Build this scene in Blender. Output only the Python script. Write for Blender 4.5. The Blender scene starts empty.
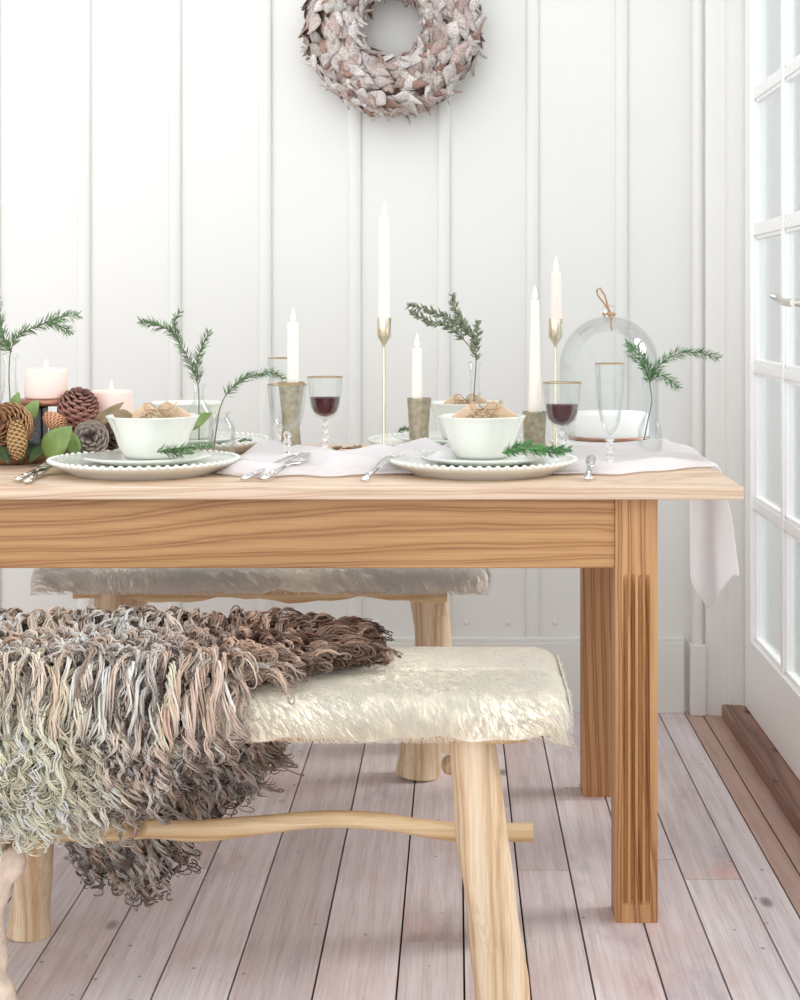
import bpy, math, random
import numpy as np
from mathutils import Vector, Matrix
random.seed(7); RN = np.random.RandomState(11)
sc = bpy.context.scene
C = bpy.context.collection
PI = math.pi
F, CX, CY, CH = 1560.0, 456.0, 307.0, 1.066      # focal length in px, principal point, camera height
TZ = .758                                         # table top height
def W(px, py, D): return Vector(((px-CX)*D/F, D, CH-(py-CY)*D/F))
def XX(px, D): return (px-CX)*D/F

# ------------------------------------------------------------------ mesh builder
class MB:
    def __init__(s): s.v=[]; s.f=[]; s.c=[]
    def add(s, vs, fs, col=None):
        o=len(s.v); s.v += [tuple(v) for v in vs]; s.f += [tuple(i+o for i in f) for f in fs]
        s.c += [col or (1,1,1)]*len(vs)
    def box(s, x0,x1,y0,y1,z0,z1, col=None):
        s.add([(x0,y0,z0),(x1,y0,z0),(x1,y1,z0),(x0,y1,z0),(x0,y0,z1),(x1,y0,z1),(x1,y1,z1),(x0,y1,z1)],
              [(0,3,2,1),(4,5,6,7),(0,1,5,4),(1,2,6,5),(2,3,7,6),(3,0,4,7)], col)
    def obox(s, c, ax, hx, hy, hz, col=None):     # oriented box; ax = 3 unit vectors
        vs=[]
        for k in (-1,1):
            for a,b in ((-1,-1),(1,-1),(1,1),(-1,1)):
                vs.append(Vector(c)+ax[0]*hx*a+ax[1]*hy*b+ax[2]*hz*k)
        s.add(vs,[(0,3,2,1),(4,5,6,7),(0,1,5,4),(1,2,6,5),(2,3,7,6),(3,0,4,7)],col)
    def lathe(s, prof, cx, cy, n=40, mod=None, col=None, cap0=False, cap1=False):
        vs=[]
        for i,(r,z) in enumerate(prof):
            for k in range(n):
                a=2*PI*k/n; rr = r*(mod(a,i) if mod else 1)
                vs.append((cx+rr*math.cos(a), cy+rr*math.sin(a), z))
        fs=[]
        for i in range(len(prof)-1):
            for k in range(n):
                k2=(k+1)%n; fs.append((i*n+k,i*n+k2,(i+1)*n+k2,(i+1)*n+k))
        if cap0: fs.append(tuple(reversed(range(n))))
        if cap1: fs.append(tuple((len(prof)-1)*n+k for k in range(n)))
        s.add(vs,fs,col)
    def tube(s, pts, rad, n=10, cap=True, col=None, wob=0, closed=False):
        pts=[Vector(p) for p in pts]; m=len(pts)
        if not hasattr(rad,'__len__'): rad=[rad]*m
        t0=(pts[1]-pts[0]).normalized()
        up=Vector((0,0,1)) if abs(t0.z)<.9 else Vector((1,0,0))
        nn=t0.cross(up).normalized(); vs=[]; ph=random.random()*6
        for i in range(m):
            t=(pts[min(i+1,m-1)]-pts[max(i-1,0)]).normalized()
            nn=(nn-t*nn.dot(t)).normalized(); b=t.cross(nn)
            for k in range(n):
                a=2*PI*k/n
                r=rad[i]*(1+wob*(math.sin(2*a+ph+i*.35)*.6+math.sin(3*a+ph*2+i*.6)*.4))
                vs.append(pts[i]+nn*r*math.cos(a)+b*r*math.sin(a))
        fs=[]
        for i in range(m-1):
            for k in range(n):
                k2=(k+1)%n; fs.append((i*n+k,(i+1)*n+k,(i+1)*n+k2,i*n+k2))
        if cap: fs += [tuple(range(n)), tuple((m-1)*n+k for k in reversed(range(n)))]
        s.add(vs,fs,col)
    def ball(s, c, r, n=10, sc3=(1,1,1), col=None):
        prof=[(max(1e-5,math.sin(PI*i/n)),-math.cos(PI*i/n)) for i in range(n+1)]
        vs=[];k2n=n+4
        for (rr,z) in prof:
            for k in range(k2n):
                a=2*PI*k/k2n; vs.append((c[0]+r*rr*math.cos(a)*sc3[0],c[1]+r*rr*math.sin(a)*sc3[1],c[2]+r*z*sc3[2]))
        fs=[(i*k2n+k,i*k2n+(k+1)%k2n,(i+1)*k2n+(k+1)%k2n,(i+1)*k2n+k) for i in range(n) for k in range(k2n)]
        s.add(vs,fs,col)
    def build(s, name, mat, parent=None, smooth=True, bevel=0, origin=None, angle=None, sub=0):
        org = Vector(parent.get('_o',(0,0,0))) if parent is not None else Vector(origin or (0,0,0))
        me=bpy.data.meshes.new(name)
        me.from_pydata([(v[0]-org.x,v[1]-org.y,v[2]-org.z) for v in s.v],[],s.f)
        if any(c!=(1,1,1) for c in s.c):
            at=me.color_attributes.new('Col','FLOAT_COLOR','POINT')
            at.data.foreach_set('color',[x for c in s.c for x in (c[0],c[1],c[2],1)])
        me.materials.append(mat)
        if smooth: me.polygons.foreach_set('use_smooth',[True]*len(me.polygons))
        me.update()
        o=bpy.data.objects.new(name,me); C.objects.link(o)
        if parent is not None: o.parent=parent
        else: o.location=org
        o['_o']=tuple(org)
        if angle and smooth:
            try: me.set_sharp_from_angle(angle=math.radians(angle))
            except Exception: pass
        if sub:
            m=o.modifiers.new('s','SUBSURF'); m.levels=sub; m.render_levels=sub
        if bevel:
            m=o.modifiers.new('b','BEVEL'); m.width=bevel; m.segments=2; m.limit_method='ANGLE'; m.angle_limit=math.radians(35)
        return o

def thing(name,label,cat,loc,group=None):
    o=bpy.data.objects.new(name,None); C.objects.link(o); o.location=loc; o.empty_display_size=.02
    o['_o']=tuple(loc); return tag(o,label,cat,group)
def tag(o,label,cat,group=None):
    o['label']=label; o['category']=cat
    if group: o['group']=group
    return o
def struct(o): o['kind']='structure'; return o

def strands(name, cen, rad, col, mat, parent, sides=3):
    N,S,_=cen.shape
    t=np.gradient(cen,axis=1); t/= (np.linalg.norm(t,axis=2,keepdims=True)+1e-9)
    ref=np.tile(np.array([.31,.57,.76]),(N,S,1))
    a=np.cross(t,ref); a/= (np.linalg.norm(a,axis=2,keepdims=True)+1e-9); b=np.cross(t,a)
    vs=np.empty((N,S,sides,3),np.float32)
    for k in range(sides):
        an=2*PI*k/sides
        vs[:,:,k]=cen+(a*math.cos(an)+b*math.sin(an))*rad[:,:,None]
    org=np.array(parent['_o'])
    vs=(vs-org).astype(np.float32)
    idx=np.arange(N*S*sides).reshape(N,S,sides)
    q=np.stack([idx[:,:-1],np.roll(idx,-1,2)[:,:-1],np.roll(idx,-1,2)[:,1:],idx[:,1:]],-1).reshape(-1,4)
    me=bpy.data.meshes.new(name)
    me.vertices.add(N*S*sides); me.vertices.foreach_set('co',vs.ravel())
    me.loops.add(q.size); me.loops.foreach_set('vertex_index',q.ravel().astype(np.int32))
    me.polygons.add(len(q)); me.polygons.foreach_set('loop_start',np.arange(0,q.size,4,dtype=np.int32))
    me.update(calc_edges=True)
    me.polygons.foreach_set('use_smooth',[True]*len(q))
    at=me.color_attributes.new('Col','FLOAT_COLOR','POINT')
    cc=np.ones((N,S,sides,4),np.float32); cc[...,:3]=col[:,:,None,:]
    at.data.foreach_set('color',cc.ravel())
    me.materials.append(mat); me.validate()
    o=bpy.data.objects.new(name,me); C.objects.link(o); o.parent=parent
    o['_o']=parent['_o']; return o

# ------------------------------------------------------------------ materials
def srgb(r,g,b):
    f=lambda c:(c/255/12.92) if c/255<=.04045 else ((c/255+.055)/1.055)**2.4
    return (f(r),f(g),f(b),1)
class NT:
    def __init__(s,name):
        s.m=bpy.data.materials.new(name); s.m.use_nodes=True; s.t=s.m.node_tree; s.n=s.t.nodes
        s.b=s.n['Principled BSDF']; s.out=s.n['Material Output']
    def new(s,ty,**k):
        x=s.n.new(ty)
        for a,b in k.items():
            if a.startswith('i_'):
                key=a[2:]; key=int(key) if key.isdigit() else key.replace('_',' ')
                x.inputs[key].default_value=b
            else: setattr(x,a,b)
        return x
    def L(s,a,b): s.t.links.new(a,b)
    def ramp(s,fac,stops):
        r=s.new('ShaderNodeValToRGB'); e=r.color_ramp.elements
        while len(e)>1: e.remove(e[-1])
        e[0].position=stops[0][0]; e[0].color=stops[0][1]
        for p,c in stops[1:]:
            x=e.new(p); x.color=c
        if fac is not None: s.L(fac,r.inputs[0])
        return r.outputs[0]
    def mix(s,a,b,fac,mode='MIX'):
        x=s.new('ShaderNodeMix',data_type='RGBA',blend_type=mode)
        for i,v in ((0,fac),(6,a),(7,b)):
            if hasattr(v,'links') or hasattr(v,'is_linked'): s.L(v,x.inputs[i])
            else: x.inputs[i].default_value=v
        return x.outputs[2]
    def coord(s,scale=(1,1,1),kind='Object',rot=(0,0,0),loc=(0,0,0)):
        tc=s.new('ShaderNodeTexCoord'); mp=s.new('ShaderNodeMapping'); s.L(tc.outputs[kind],mp.inputs[0])
        mp.inputs['Scale'].default_value=scale; mp.inputs['Rotation'].default_value=rot; mp.inputs['Location'].default_value=loc
        return mp.outputs[0]
    def noise(s,v,scale,detail=4,rough=.55,dist=0):
        x=s.new('ShaderNodeTexNoise'); x.inputs['Scale'].default_value=scale; x.inputs['Detail'].default_value=detail
        x.inputs['Roughness'].default_value=rough; x.inputs['Distortion'].default_value=dist
        if v is not None: s.L(v,x.inputs['Vector'])
        return x.outputs[0]
    def bump(s,h,strength=.3,dist=.002):
        x=s.new('ShaderNodeBump'); x.inputs['Strength'].default_value=strength; x.inputs['Distance'].default_value=dist
        s.L(h,x.inputs['Height']); s.L(x.outputs[0],s.b.inputs['Normal'])

def plain(name,c,rough=.5,metal=0,spec=.5,noise=None,amt=.12,bump=0,sss=0,coat=0,trans=0,ior=1.45):
    m=NT(name); b=m.b; b.inputs['Base Color'].default_value=c; b.inputs['Roughness'].default_value=rough
    b.inputs['Metallic'].default_value=metal; b.inputs['Specular IOR Level'].default_value=spec
    b.inputs['IOR'].default_value=ior; b.inputs['Transmission Weight'].default_value=trans
    if sss: b.inputs['Subsurface Weight'].default_value=sss; b.inputs['Subsurface Radius'].default_value=(.01,.006,.004); b.inputs['Subsurface Scale'].default_value=1
    if coat: b.inputs['Coat Weight'].default_value=coat
    if noise:
        n=m.noise(m.coord(),noise); lo=tuple(x*(1-amt) for x in c[:3])+(1,); hi=tuple(min(1,x*(1+amt)) for x in c[:3])+(1,)
        m.L(m.ramp(n,[(.3,lo),(.7,hi)]),b.inputs['Base Color'])
        if bump: m.bump(n,bump)
    return m.m

def thin_glass(name,tint=(.985,.992,.99,1),refl=.32,edge=.35,edgecol=(.80,.84,.84,1),dark=.45):
    """thin clear glass: light passes, edges catch reflections"""
    m=NT(name); m.n.remove(m.b)
    tr=m.new('ShaderNodeBsdfTransparent'); gl=m.new('ShaderNodeBsdfGlossy'); gl.inputs['Roughness'].default_value=.02
    lw=m.new('ShaderNodeLayerWeight'); lw.inputs[0].default_value=.35
    m.L(m.ramp(lw.outputs['Facing'],[(0,tint),(.93,tint),(1,edgecol)]),tr.inputs[0])
    fr=m.new('ShaderNodeFresnel'); fr.inputs[0].default_value=1.45
    mu=m.new('ShaderNodeMath',operation='MULTIPLY'); m.L(fr.outputs[0],mu.inputs[0]); mu.inputs[1].default_value=refl
    mx=m.new('ShaderNodeMixShader'); m.L(mu.outputs[0],mx.inputs[0]); m.L(tr.outputs[0],mx.inputs[1]); m.L(gl.outputs[0],mx.inputs[2])
    m.L(mx.outputs[0],m.out.inputs[0]); return m.m

def pine(name,axis,light,mid,dark,ringscale=14,knots=True,rough=.5,off=0):
    """timber with grain running along the axis, cathedral rings and knots"""
    m=NT(name); st={'x':(.16,1,1),'y':(1,.16,1),'z':(1,1,.12)}[axis]
    v=m.coord(st,loc=(off,off*1.7,off*.6))
    big=m.noise(v,3.2,2,.5,.3)
    vv=m.new('ShaderNodeVectorMath',operation='MULTIPLY_ADD')
    m.L(v,vv.inputs[0]); vv.inputs[1].default_value=(1,1,1)
    cx=m.new('ShaderNodeCombineXYZ')
    k=m.new('ShaderNodeMath',operation='MULTIPLY'); m.L(big,k.inputs[0]); k.inputs[1].default_value=.16
    for i in range(3): m.L(k.outputs[0],cx.inputs[i])
    m.L(cx.outputs[0],vv.inputs[2])
    w=m.new('ShaderNodeTexWave',wave_type='BANDS',bands_direction={'x':'Z','y':'X','z':'X'}[axis])
    m.L(vv.outputs[0],w.inputs[0]); w.inputs['Scale'].default_value=ringscale; w.inputs['Distortion'].default_value=3.2
    w.inputs['Detail'].default_value=3; w.inputs['Detail Scale'].default_value=1.3
    col=m.ramp(w.outputs[0],[(0,light),(.55,mid),(.9,dark),(1,mid)])
    st2={'x':(.02,1,1),'y':(1,.02,1),'z':(1,1,.02)}[axis]
    fine=m.noise(m.coord(st2),260,3)
    col=m.mix(col,m.ramp(fine,[(.3,(.66,.60,.52,1)),(.58,(1,1,1,1))]),.6,'MULTIPLY')
    tone=m.noise(m.coord(st),2.0,2)
    col=m.mix(col,m.ramp(tone,[(.3,(.84,.8,.76,1)),(.7,(1.0,1.0,1.0,1))]),.7,'MULTIPLY')
    if knots:
        st3={'x':(.55,1,1),'y':(1,.55,1),'z':(1,1,.55)}[axis]
        vo=m.new('ShaderNodeTexVoronoi'); m.L(m.coord(st3,loc=(.13+off,.37,.21)),vo.inputs['Vector']); vo.inputs['Scale'].default_value=7.5
        kk=m.ramp(vo.outputs['Distance'],[(0,(1,1,1,1)),(.06,(.8,.8,.8,1)),(.1,(0,0,0,1))])
        col=m.mix(col,(dark[0]*.35,dark[1]*.28,dark[2]*.25,1),kk)
    m.L(col,m.b.inputs['Base Color']); m.b.inputs['Roughness'].default_value=rough
    m.bump(fine,.25,.0008); return m.m

M={}
M['paint']=plain('white_paint',srgb(218,218,214),.55,noise=3,amt=.012)
M['gloss_paint']=plain('white_gloss_paint',srgb(242,242,241),.35)
M['trim_paint']=plain('trim_paint',srgb(219,218,214),.45)
T1,T2,T3=srgb(222,184,138),srgb(208,165,115),srgb(176,122,72)
M['pine_x']=pine('apron_pine','x',srgb(203,158,108),srgb(192,146,96),srgb(166,116,72),16)
M['pine_z']=pine('leg_pine','z',srgb(198,152,104),srgb(188,140,92),srgb(150,100,60),17,off=.4)
M['pine_top']=pine('tabletop_pine','x',srgb(230,208,186),srgb(224,199,175),srgb(208,176,148),18,rough=.45)
M['log']=pine('peeled_log','z',srgb(228,208,180),srgb(219,196,164),srgb(198,166,130),7,rough=.6,off=.2)
M['log_x']=pine('peeled_rail','x',srgb(232,208,170),srgb(224,198,156),srgb(202,166,120),5,rough=.6,off=.7)
M['drift']=plain('driftwood',srgb(226,208,190),.7,noise=40,amt=.22,bump=.6)
M['ceramic']=plain('ceramic',srgb(222,224,216),.22,coat=.3)
M['kraft']=plain('kraft_paper',srgb(216,188,160),.8,noise=60,amt=.1)
M['twine']=plain('twine',srgb(176,142,112),.85)
M['seed']=plain('dried_flower',srgb(196,180,146),.85,noise=300,amt=.3)
M['wax']=plain('ivory_wax',srgb(240,233,222),.4,sss=.4)
M['wax_pink']=plain('pink_wax',srgb(244,220,211),.4,sss=.4)
M['bronze']=plain('bronze',srgb(150,124,100),.3,metal=.9)
M['silver']=plain('silver',srgb(210,206,198),.2,metal=1)
M['brass']=plain('pale_brass',srgb(222,212,190),.2,metal=1)
M['copper']=plain('copper',srgb(176,124,104),.35,metal=.7,noise=25,amt=.2)
M['gold']=plain('gilt_rim',srgb(176,150,110),.3,metal=.8)
M['mercury']=plain('mottled_holder',srgb(160,150,128),.4,metal=.45,noise=90,amt=.3,bump=.5)
M['wick']=plain('wick',srgb(60,45,35),.9)
M['glass']=thin_glass('clear_glass')
M['pane']=thin_glass('door_glass',(.97,.985,.99,1),.6,edgecol=(.9,.95,.96,1))
M['solid_glass']=plain('solid_glass',(1,1,1,1),.0,trans=1,ior=1.4)
M['wine']=plain('red_wine',srgb(72,14,30),.08,coat=.5)
M['leafG']=plain('leaf_green',srgb(118,142,78),.4,noise=30,amt=.25)
M['leafD']=plain('leaf_dark',srgb(62,84,52),.45,noise=30,amt=.3)
M['leafB']=plain('leaf_brown',srgb(140,122,92),.6,noise=30,amt=.3)
M['needle']=plain('fir_needles',srgb(104,134,92),.5,noise=25,amt=.45)
M['needle2']=plain('sage_needles',srgb(134,144,120),.6,noise=25,amt=.35)
M['rosem']=plain('bright_needles',srgb(84,136,80),.5,noise=25,amt=.4)
M['stem']=plain('twig',srgb(112,100,78),.8)
M['glitter']=plain('grey_glitter',srgb(138,146,150),.35,metal=.3,noise=350,amt=.6,bump=.8)
M['bark']=plain('bark_slab',srgb(128,88,58),.8,noise=60,amt=.4,bump=.8)
M['cake']=plain('icing',srgb(248,244,242),.5,sss=.2)
M['dark']=plain('gap_dark',srgb(46,38,34),.9)
M['dark_metal']=plain('dark_metal',srgb(60,52,48),.4,metal=.7)
M['clad']=plain('pale_cladding',srgb(172,192,204),.7)
M['deck']=plain('outdoor_paving',srgb(190,200,206),.8)
def vcol(name,rough=.6,sss=0,spec=.3,nscale=0,amt=.3,trl=0):
    m=NT(name); a=m.new('ShaderNodeVertexColor',layer_name='Col'); c=a.outputs[0]
    if nscale: c=m.mix(c,m.ramp(m.noise(m.coord(),nscale,3),[(.35,(1-amt,1-amt,1-amt,1)),(.65,(1,1,1,1))]),1.0,'MULTIPLY')
    m.L(c,m.b.inputs['Base Color']); m.b.inputs['Roughness'].default_value=rough; m.b.inputs['Specular IOR Level'].default_value=spec
    if trl:
        t=m.new('ShaderNodeBsdfTranslucent'); m.L(c,t.inputs[0]); mx=m.new('ShaderNodeMixShader'); mx.inputs[0].default_value=trl
        m.L(m.b.outputs[0],mx.inputs[1]); m.L(t.outputs[0],mx.inputs[2]); m.L(mx.outputs[0],m.out.inputs[0])
    return m.m
M['wool']=vcol('curly_wool',.6,trl=.5,spec=.3)
M['hair']=vcol('short_hair',.6,trl=.5,spec=.25)
M['chip']=vcol('birch_bark_chips',.75,nscale=190,amt=.42)
M['cone']=vcol('cone_scales',.6)
M['hide']=plain('cream_hide',srgb(246,240,224),.8,noise=6,amt=.04)
M['skin']=plain('sheep_hide',srgb(150,128,112),.9)
def linen():
    m=NT('pale_linen'); c=srgb(249,248,249); m.b.inputs['Base Color'].default_value=c; m.b.inputs['Roughness'].default_value=.85
    t=m.new('ShaderNodeBsdfTranslucent'); t.inputs[0].default_value=c
    mx=m.new('ShaderNodeMixShader'); mx.inputs[0].default_value=.5
    m.L(m.b.outputs[0],mx.inputs[1]); m.L(t.outputs[0],mx.inputs[2])
    tp=m.new('ShaderNodeBsdfTransparent'); m2=m.new('ShaderNodeMixShader'); m2.inputs[0].default_value=.10
    m.L(mx.outputs[0],m2.inputs[1]); m.L(tp.outputs[0],m2.inputs[2]); m.L(m2.outputs[0],m.out.inputs[0])
    m.bump(m.noise(m.coord(),500,2),.2,.0005); return m.m
M['linen']=linen()
def flame():
    m=NT('flame'); m.n.remove(m.b); e=m.new('ShaderNodeEmission'); e.inputs[0].default_value=(1,.80,.50,1); e.inputs[1].default_value=5
    m.L(e.outputs[0],m.out.inputs[0]); return m.m
M['flame']=flame()
def floor_mat():
    m=NT('whitewashed_boards'); a=m.new('ShaderNodeVertexColor',layer_name='Col').outputs[0]
    sep=m.new('ShaderNodeSeparateColor'); m.L(a,sep.inputs[0])
    tc=m.new('ShaderNodeTexCoord'); cmb=m.new('ShaderNodeCombineXYZ')
    k=m.new('ShaderNodeMath',operation='MULTIPLY'); k.inputs[1].default_value=37; m.L(sep.outputs[0],k.inputs[0])
    m.L(k.outputs[0],cmb.inputs[1]); m.L(k.outputs[0],cmb.inputs[2])
    av=m.new('ShaderNodeVectorMath',operation='ADD'); m.L(tc.outputs['Object'],av.inputs[0]); m.L(cmb.outputs[0],av.inputs[1])
    def mp(s):
        x=m.new('ShaderNodeMapping'); m.L(av.outputs[0],x.inputs[0]); x.inputs['Scale'].default_value=s; return x.outputs[0]
    w=m.new('ShaderNodeTexWave',wave_type='BANDS',bands_direction='X'); m.L(mp((1,.12,1)),w.inputs[0])
    w.inputs['Scale'].default_value=9; w.inputs['Distortion'].default_value=5; w.inputs['Detail'].default_value=3; w.inputs['Detail Scale'].default_value=1.2
    base=m.ramp(sep.outputs[1],[(0,srgb(228,221,223)),(.5,srgb(220,211,213)),(.9,srgb(204,192,192)),(.95,srgb(192,164,150)),(1,srgb(180,150,136))])
    grain=m.ramp(w.outputs[0],[(0,(1,1,1,1)),(.6,(.96,.95,.95,1)),(.95,(.88,.85,.84,1)),(1,(.93,.9,.9,1))])
    c=m.mix(base,grain,.8,'MULTIPLY')
    fine=m.noise(mp((1,.03,1)),220,3); c=m.mix(c,m.ramp(fine,[(.3,(.72,.67,.66,1)),(.55,(1,1,1,1))]),.65,'MULTIPLY')
    worn=m.noise(mp((1,.35,1)),4.5,5,.65); c=m.mix(c,srgb(196,162,152),m.ramp(worn,[(.5,(0,0,0,1)),(.75,(.75,.75,.75,1))]))
    red=m.noise(mp((1,.6,1)),3.1,3,.5); c=m.mix(c,srgb(222,150,128),m.ramp(red,[(.64,(0,0,0,1)),(.74,(.6,.6,.6,1))]))
    blu=m.noise(mp((1.3,.4,1)),6,5,.7); c=m.mix(c,srgb(150,142,152),m.ramp(blu,[(.58,(0,0,0,1)),(.72,(.5,.5,.5,1))]))
    vo=m.new('ShaderNodeTexVoronoi'); m.L(mp((1,.45,1)),vo.inputs['Vector']); vo.inputs['Scale'].default_value=6
    c=m.mix(c,srgb(88,72,70),m.ramp(vo.outputs['Distance'],[(0,(.85,.85,.85,1)),(.05,(.55,.55,.55,1)),(.085,(0,0,0,1))]))
    vo2=m.new('ShaderNodeTexVoronoi'); m.L(mp((1,.8,1)),vo2.inputs['Vector']); vo2.inputs['Scale'].default_value=17
    c=m.mix(c,srgb(70,62,66),m.ramp(vo2.outputs['Distance'],[(0,(.8,.8,.8,1)),(.05,(.5,.5,.5,1)),(.07,(0,0,0,1))]))
    m.L(c,m.b.inputs['Base Color']); m.b.inputs['Roughness'].default_value=.5
    m.bump(fine,.25,.001); return m.m
M['floor']=floor_mat()
M['sill']=pine('stained_sill','y',srgb(158,122,106),srgb(140,104,90),srgb(106,76,64),8,rough=.55)

# ------------------------------------------------------------------ the room
WD=4.116; XR=.742
mb=MB(); edges=[-.47,-.352,-.222,-.0925,.013,.116,.215,.325,.425,.532,.60,.645,.742]
l=[-.578,-.683]
while l[-1]>-2.6: l.append(l[-1]-random.choice([.105,.11,.12,.1]))
edges=l[::-1]+edges
for i in range(len(edges)-1):
    x0,x1=edges[i]+.0017,edges[i+1]-.0017
    brown = x0>.595
    cuts=[0.2]; y=.2+random.uniform(.6,2.2)
    while y<WD-.3: cuts.append(y); y+=random.uniform(1.3,2.4)
    if abs(edges[i]+.0925)<.001: cuts=[.2,2.62]
    cuts.append(WD)
    for j in range(len(cuts)-1):
        r=random.random(); g=random.uniform(.93,1) if brown else random.uniform(0,.85)
        mb.box(x0,x1,cuts[j]+.001,cuts[j+1]-.001,-.02,0,col=(r,g,0))
fl=struct(mb.build('floor',M['floor'],smooth=False))
mb=MB(); mb.box(-2.7,XR,.2,WD,-.04,-.012)
sf=struct(mb.build('floor_underlay',M['dark'],smooth=False)); sf.parent=fl

mb=MB(); mb.box(-2.7,1.1,WD,WD+.1,0,2.6)
mb.build('wall_back',M['paint'],smooth=False); wb=struct(bpy.data.objects['wall_back'])
BX=[-186,-96,-6,84.5,175,265.5,355,444,532.5,621.5]
wbp=(WD-.006)
for px in BX:
    x=XX(px,WD); b=MB()
    h=.017; d=.011                                   # batten with rounded shoulders
    prof=[(-h,0),(-h,.006),(-h+.003,d-.002),(-h+.006,d),(h-.006,d),(h-.003,d-.002),(h,.006),(h,0)]
    vs=[(x+a,WD-q,z) for z in (.18,2.6) for a,q in prof]; n=len(prof)
    b.add(vs,[(k,k+1,n+k+1,n+k) for k in range(n-1)]+[tuple(range(n)),tuple(n+k for k in reversed(range(n)))])
    b.build('wall_batten',M['paint'],parent=wb,angle=50)
b=MB()
for k in range(len(BX)-1):                           # painted nail heads low on the boards
    for q in (.25,.72):
        px=BX[k]+(BX[k+1]-BX[k])*q; p=W(px,622,WD)
        b.box(p.x-.006,p.x+.006,WD-.005,WD,p.z-.006,p.z+.006)
b.build('nail_heads',M['paint'],parent=wb,bevel=.002)
mb=MB(); mb.box(-2.7,.60,WD-.022,WD,0,.185); mb.box(-2.7,.60,WD-.016,WD,.185,.197)
struct(mb.build('baseboard_back',M['paint'],smooth=False,bevel=.002))
# moulded corner casing
def vprof(name,prof,z0,z1,mat,bev=0):
    b=MB(); n=len(prof); vs=[(x,y,z) for z in (z0,z1) for x,y in prof]
    b.add(vs,[(k,(k+1)%n,n+(k+1)%n,n+k) for k in range(n)]+[tuple(reversed(range(n))),tuple(n+k for k in range(n))])
    return struct(b.build(name,mat,angle=40,bevel=bev))
def arc(cx,cy,r,a0,a1,n=7): return [(cx+r*math.cos(math.radians(a0+(a1-a0)*k/n)),cy+r*math.sin(math.radians(a0+(a1-a0)*k/n))) for k in range(n+1)]
vprof('trim_1',[(.617,WD)]+arc(.632,WD-.03,.015,180,360)+[(.647,WD-.030),(.650,WD-.030),(.652,WD-.04),(.685,WD-.046)]+arc(.69,WD-.06,.014,90,0,4)[::1]+[(.704,WD-.062)]+[(.712,WD-.070),(XR+.0,WD-.072),(XR,WD)],.0,2.6,M['trim_paint'])
mb=MB(); mb.box(.612,.652,WD-.052,WD,0,.185)
struct(mb.build('trim_2',M['trim_paint'],smooth=False,bevel=.003))
# sill / threshold
mb=MB(); mb.box(.690,XR+.25,.9,WD-.062,.0,.034)
struct(mb.build('trim_3',M['sill'],smooth=False,bevel=.003))
# right wall above / beside the glazed doors
mb=MB(); mb.box(XR,XR+.12,.2,WD+.1,2.42,2.6); mb.box(XR,XR+.12,4.033,WD,.034,2.42); mb.box(XR,XR+.12,.2,.85,.034,2.42)
struct(mb.build('wall_right',M['paint'],smooth=False))
def door(name,y1,y0,handle):
    """glazed leaf hanging in the plane X=XR, from the far stile y1 to the near stile y0"""
    b=MB(); x0,x1=XR+.004,XR+.044
    zb,zt=.036,2.41; g0,g1=.220,2.296; st=.075
    b.box(x0,x1,y1-st,y1,zb,zt); b.box(x0,x1,y0,y0+st,zb,zt)
    b.box(x0,x1,y0+st,y1-st,zb,g0); b.box(x0,x1,y0+st,y1-st,g1,zt)
    ym=(y0+y1)/2
    b.box(x0+.006,x1-.006,ym-.012,ym+.012,g0,g1)
    for k in range(1,6):
        z=g0+(g1-g0)*k/6; b.box(x0+.008,x1-.008,y0+st,y1-st,z-.012,z+.012)
    o=struct(b.build(name,M['gloss_paint'],smooth=False,bevel=.002))
    b=MB()                                            # glazing beads round each pane
    for (a,c) in ((y0+st,ym-.012),(ym+.012,y1-st)):
        for k in range(6):
            za=g0+(g1-g0)*k/6+(.012 if k else 0); zc=g0+(g1-g0)*(k+1)/6-(.012 if k<5 else 0); w=.009
            for q in ((a,a+w,za,zc),(c-w,c,za,zc),(a,c,za,za+w),(a,c,zc-w,zc)):
                b.box(x0+.012,x0+.026,q[0],q[1],q[2],q[3])
    b.build('glazing_beads',M['gloss_paint'],parent=o,smooth=False,bevel=.002)
    b=MB(); b.box(x0+.019,x0+.023,y0+st,y1-st,g0,g1); b.build('glass_panes',M['pane'],parent=o,smooth=False)
    if handle:
        b=MB(); yh=y0+.035; z=1.075
        b.box(x0-.006,x0,yh-.018,yh+.018,z-.10,z+.06)
        b.tube([(x0-.004,yh,z),(x0-.05,yh,z)],.009,10)
        b.tube([(x0-.05,yh-.004,z),(x0-.053,yh+.05,z),(x0-.053,yh+.1,z+.003),(x0-.058,yh+.125,z+.01),(x0-.07,yh+.13,z+.016)],[.009,.009,.008,.007,.006],10)
        b.build('door_handle',M['silver'],parent=o,angle=40)
    return o
door('door_1',4.028,3.18,True)
door('door_2',3.17,2.03,False)
door('door_3',2.02,.86,False)

# ------------------------------------------------------------------ outdoors, seen through the panes
mb=MB(); mb.box(XR+.25,14,-1,14,-.12,-.04)
struct(mb.build('ground_outside',M['deck'],smooth=False))
gh=thing('outbuilding','pale blue-grey boarded building outside beyond the glazed doors','building',(2.6,8.0,-.04))
mb=MB(); mb.box(1.2,5.2,8.0,8.2,-.04,4.4)
for k in range(30):
    z=.0+k*.145; mb.add([(1.2,8.0,z),(5.2,8.0,z),(5.2,7.975,z),(1.2,7.975,z),(1.2,8.0,z+.145),(5.2,8.0,z+.145)],[(0,1,2,3),(3,2,5,4)])
mb.build('boarded_wall',M['clad'],parent=gh,smooth=False)
mb=MB()
for x in (1.2,1.62,2.12): mb.box(x,x+.07,7.94,7.99,-.04,4.4)
mb.box(1.69,2.12,7.94,7.99,-.04,.1)
mb.build('corner_boards',M['gloss_paint'],parent=gh,smooth=False)

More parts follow.
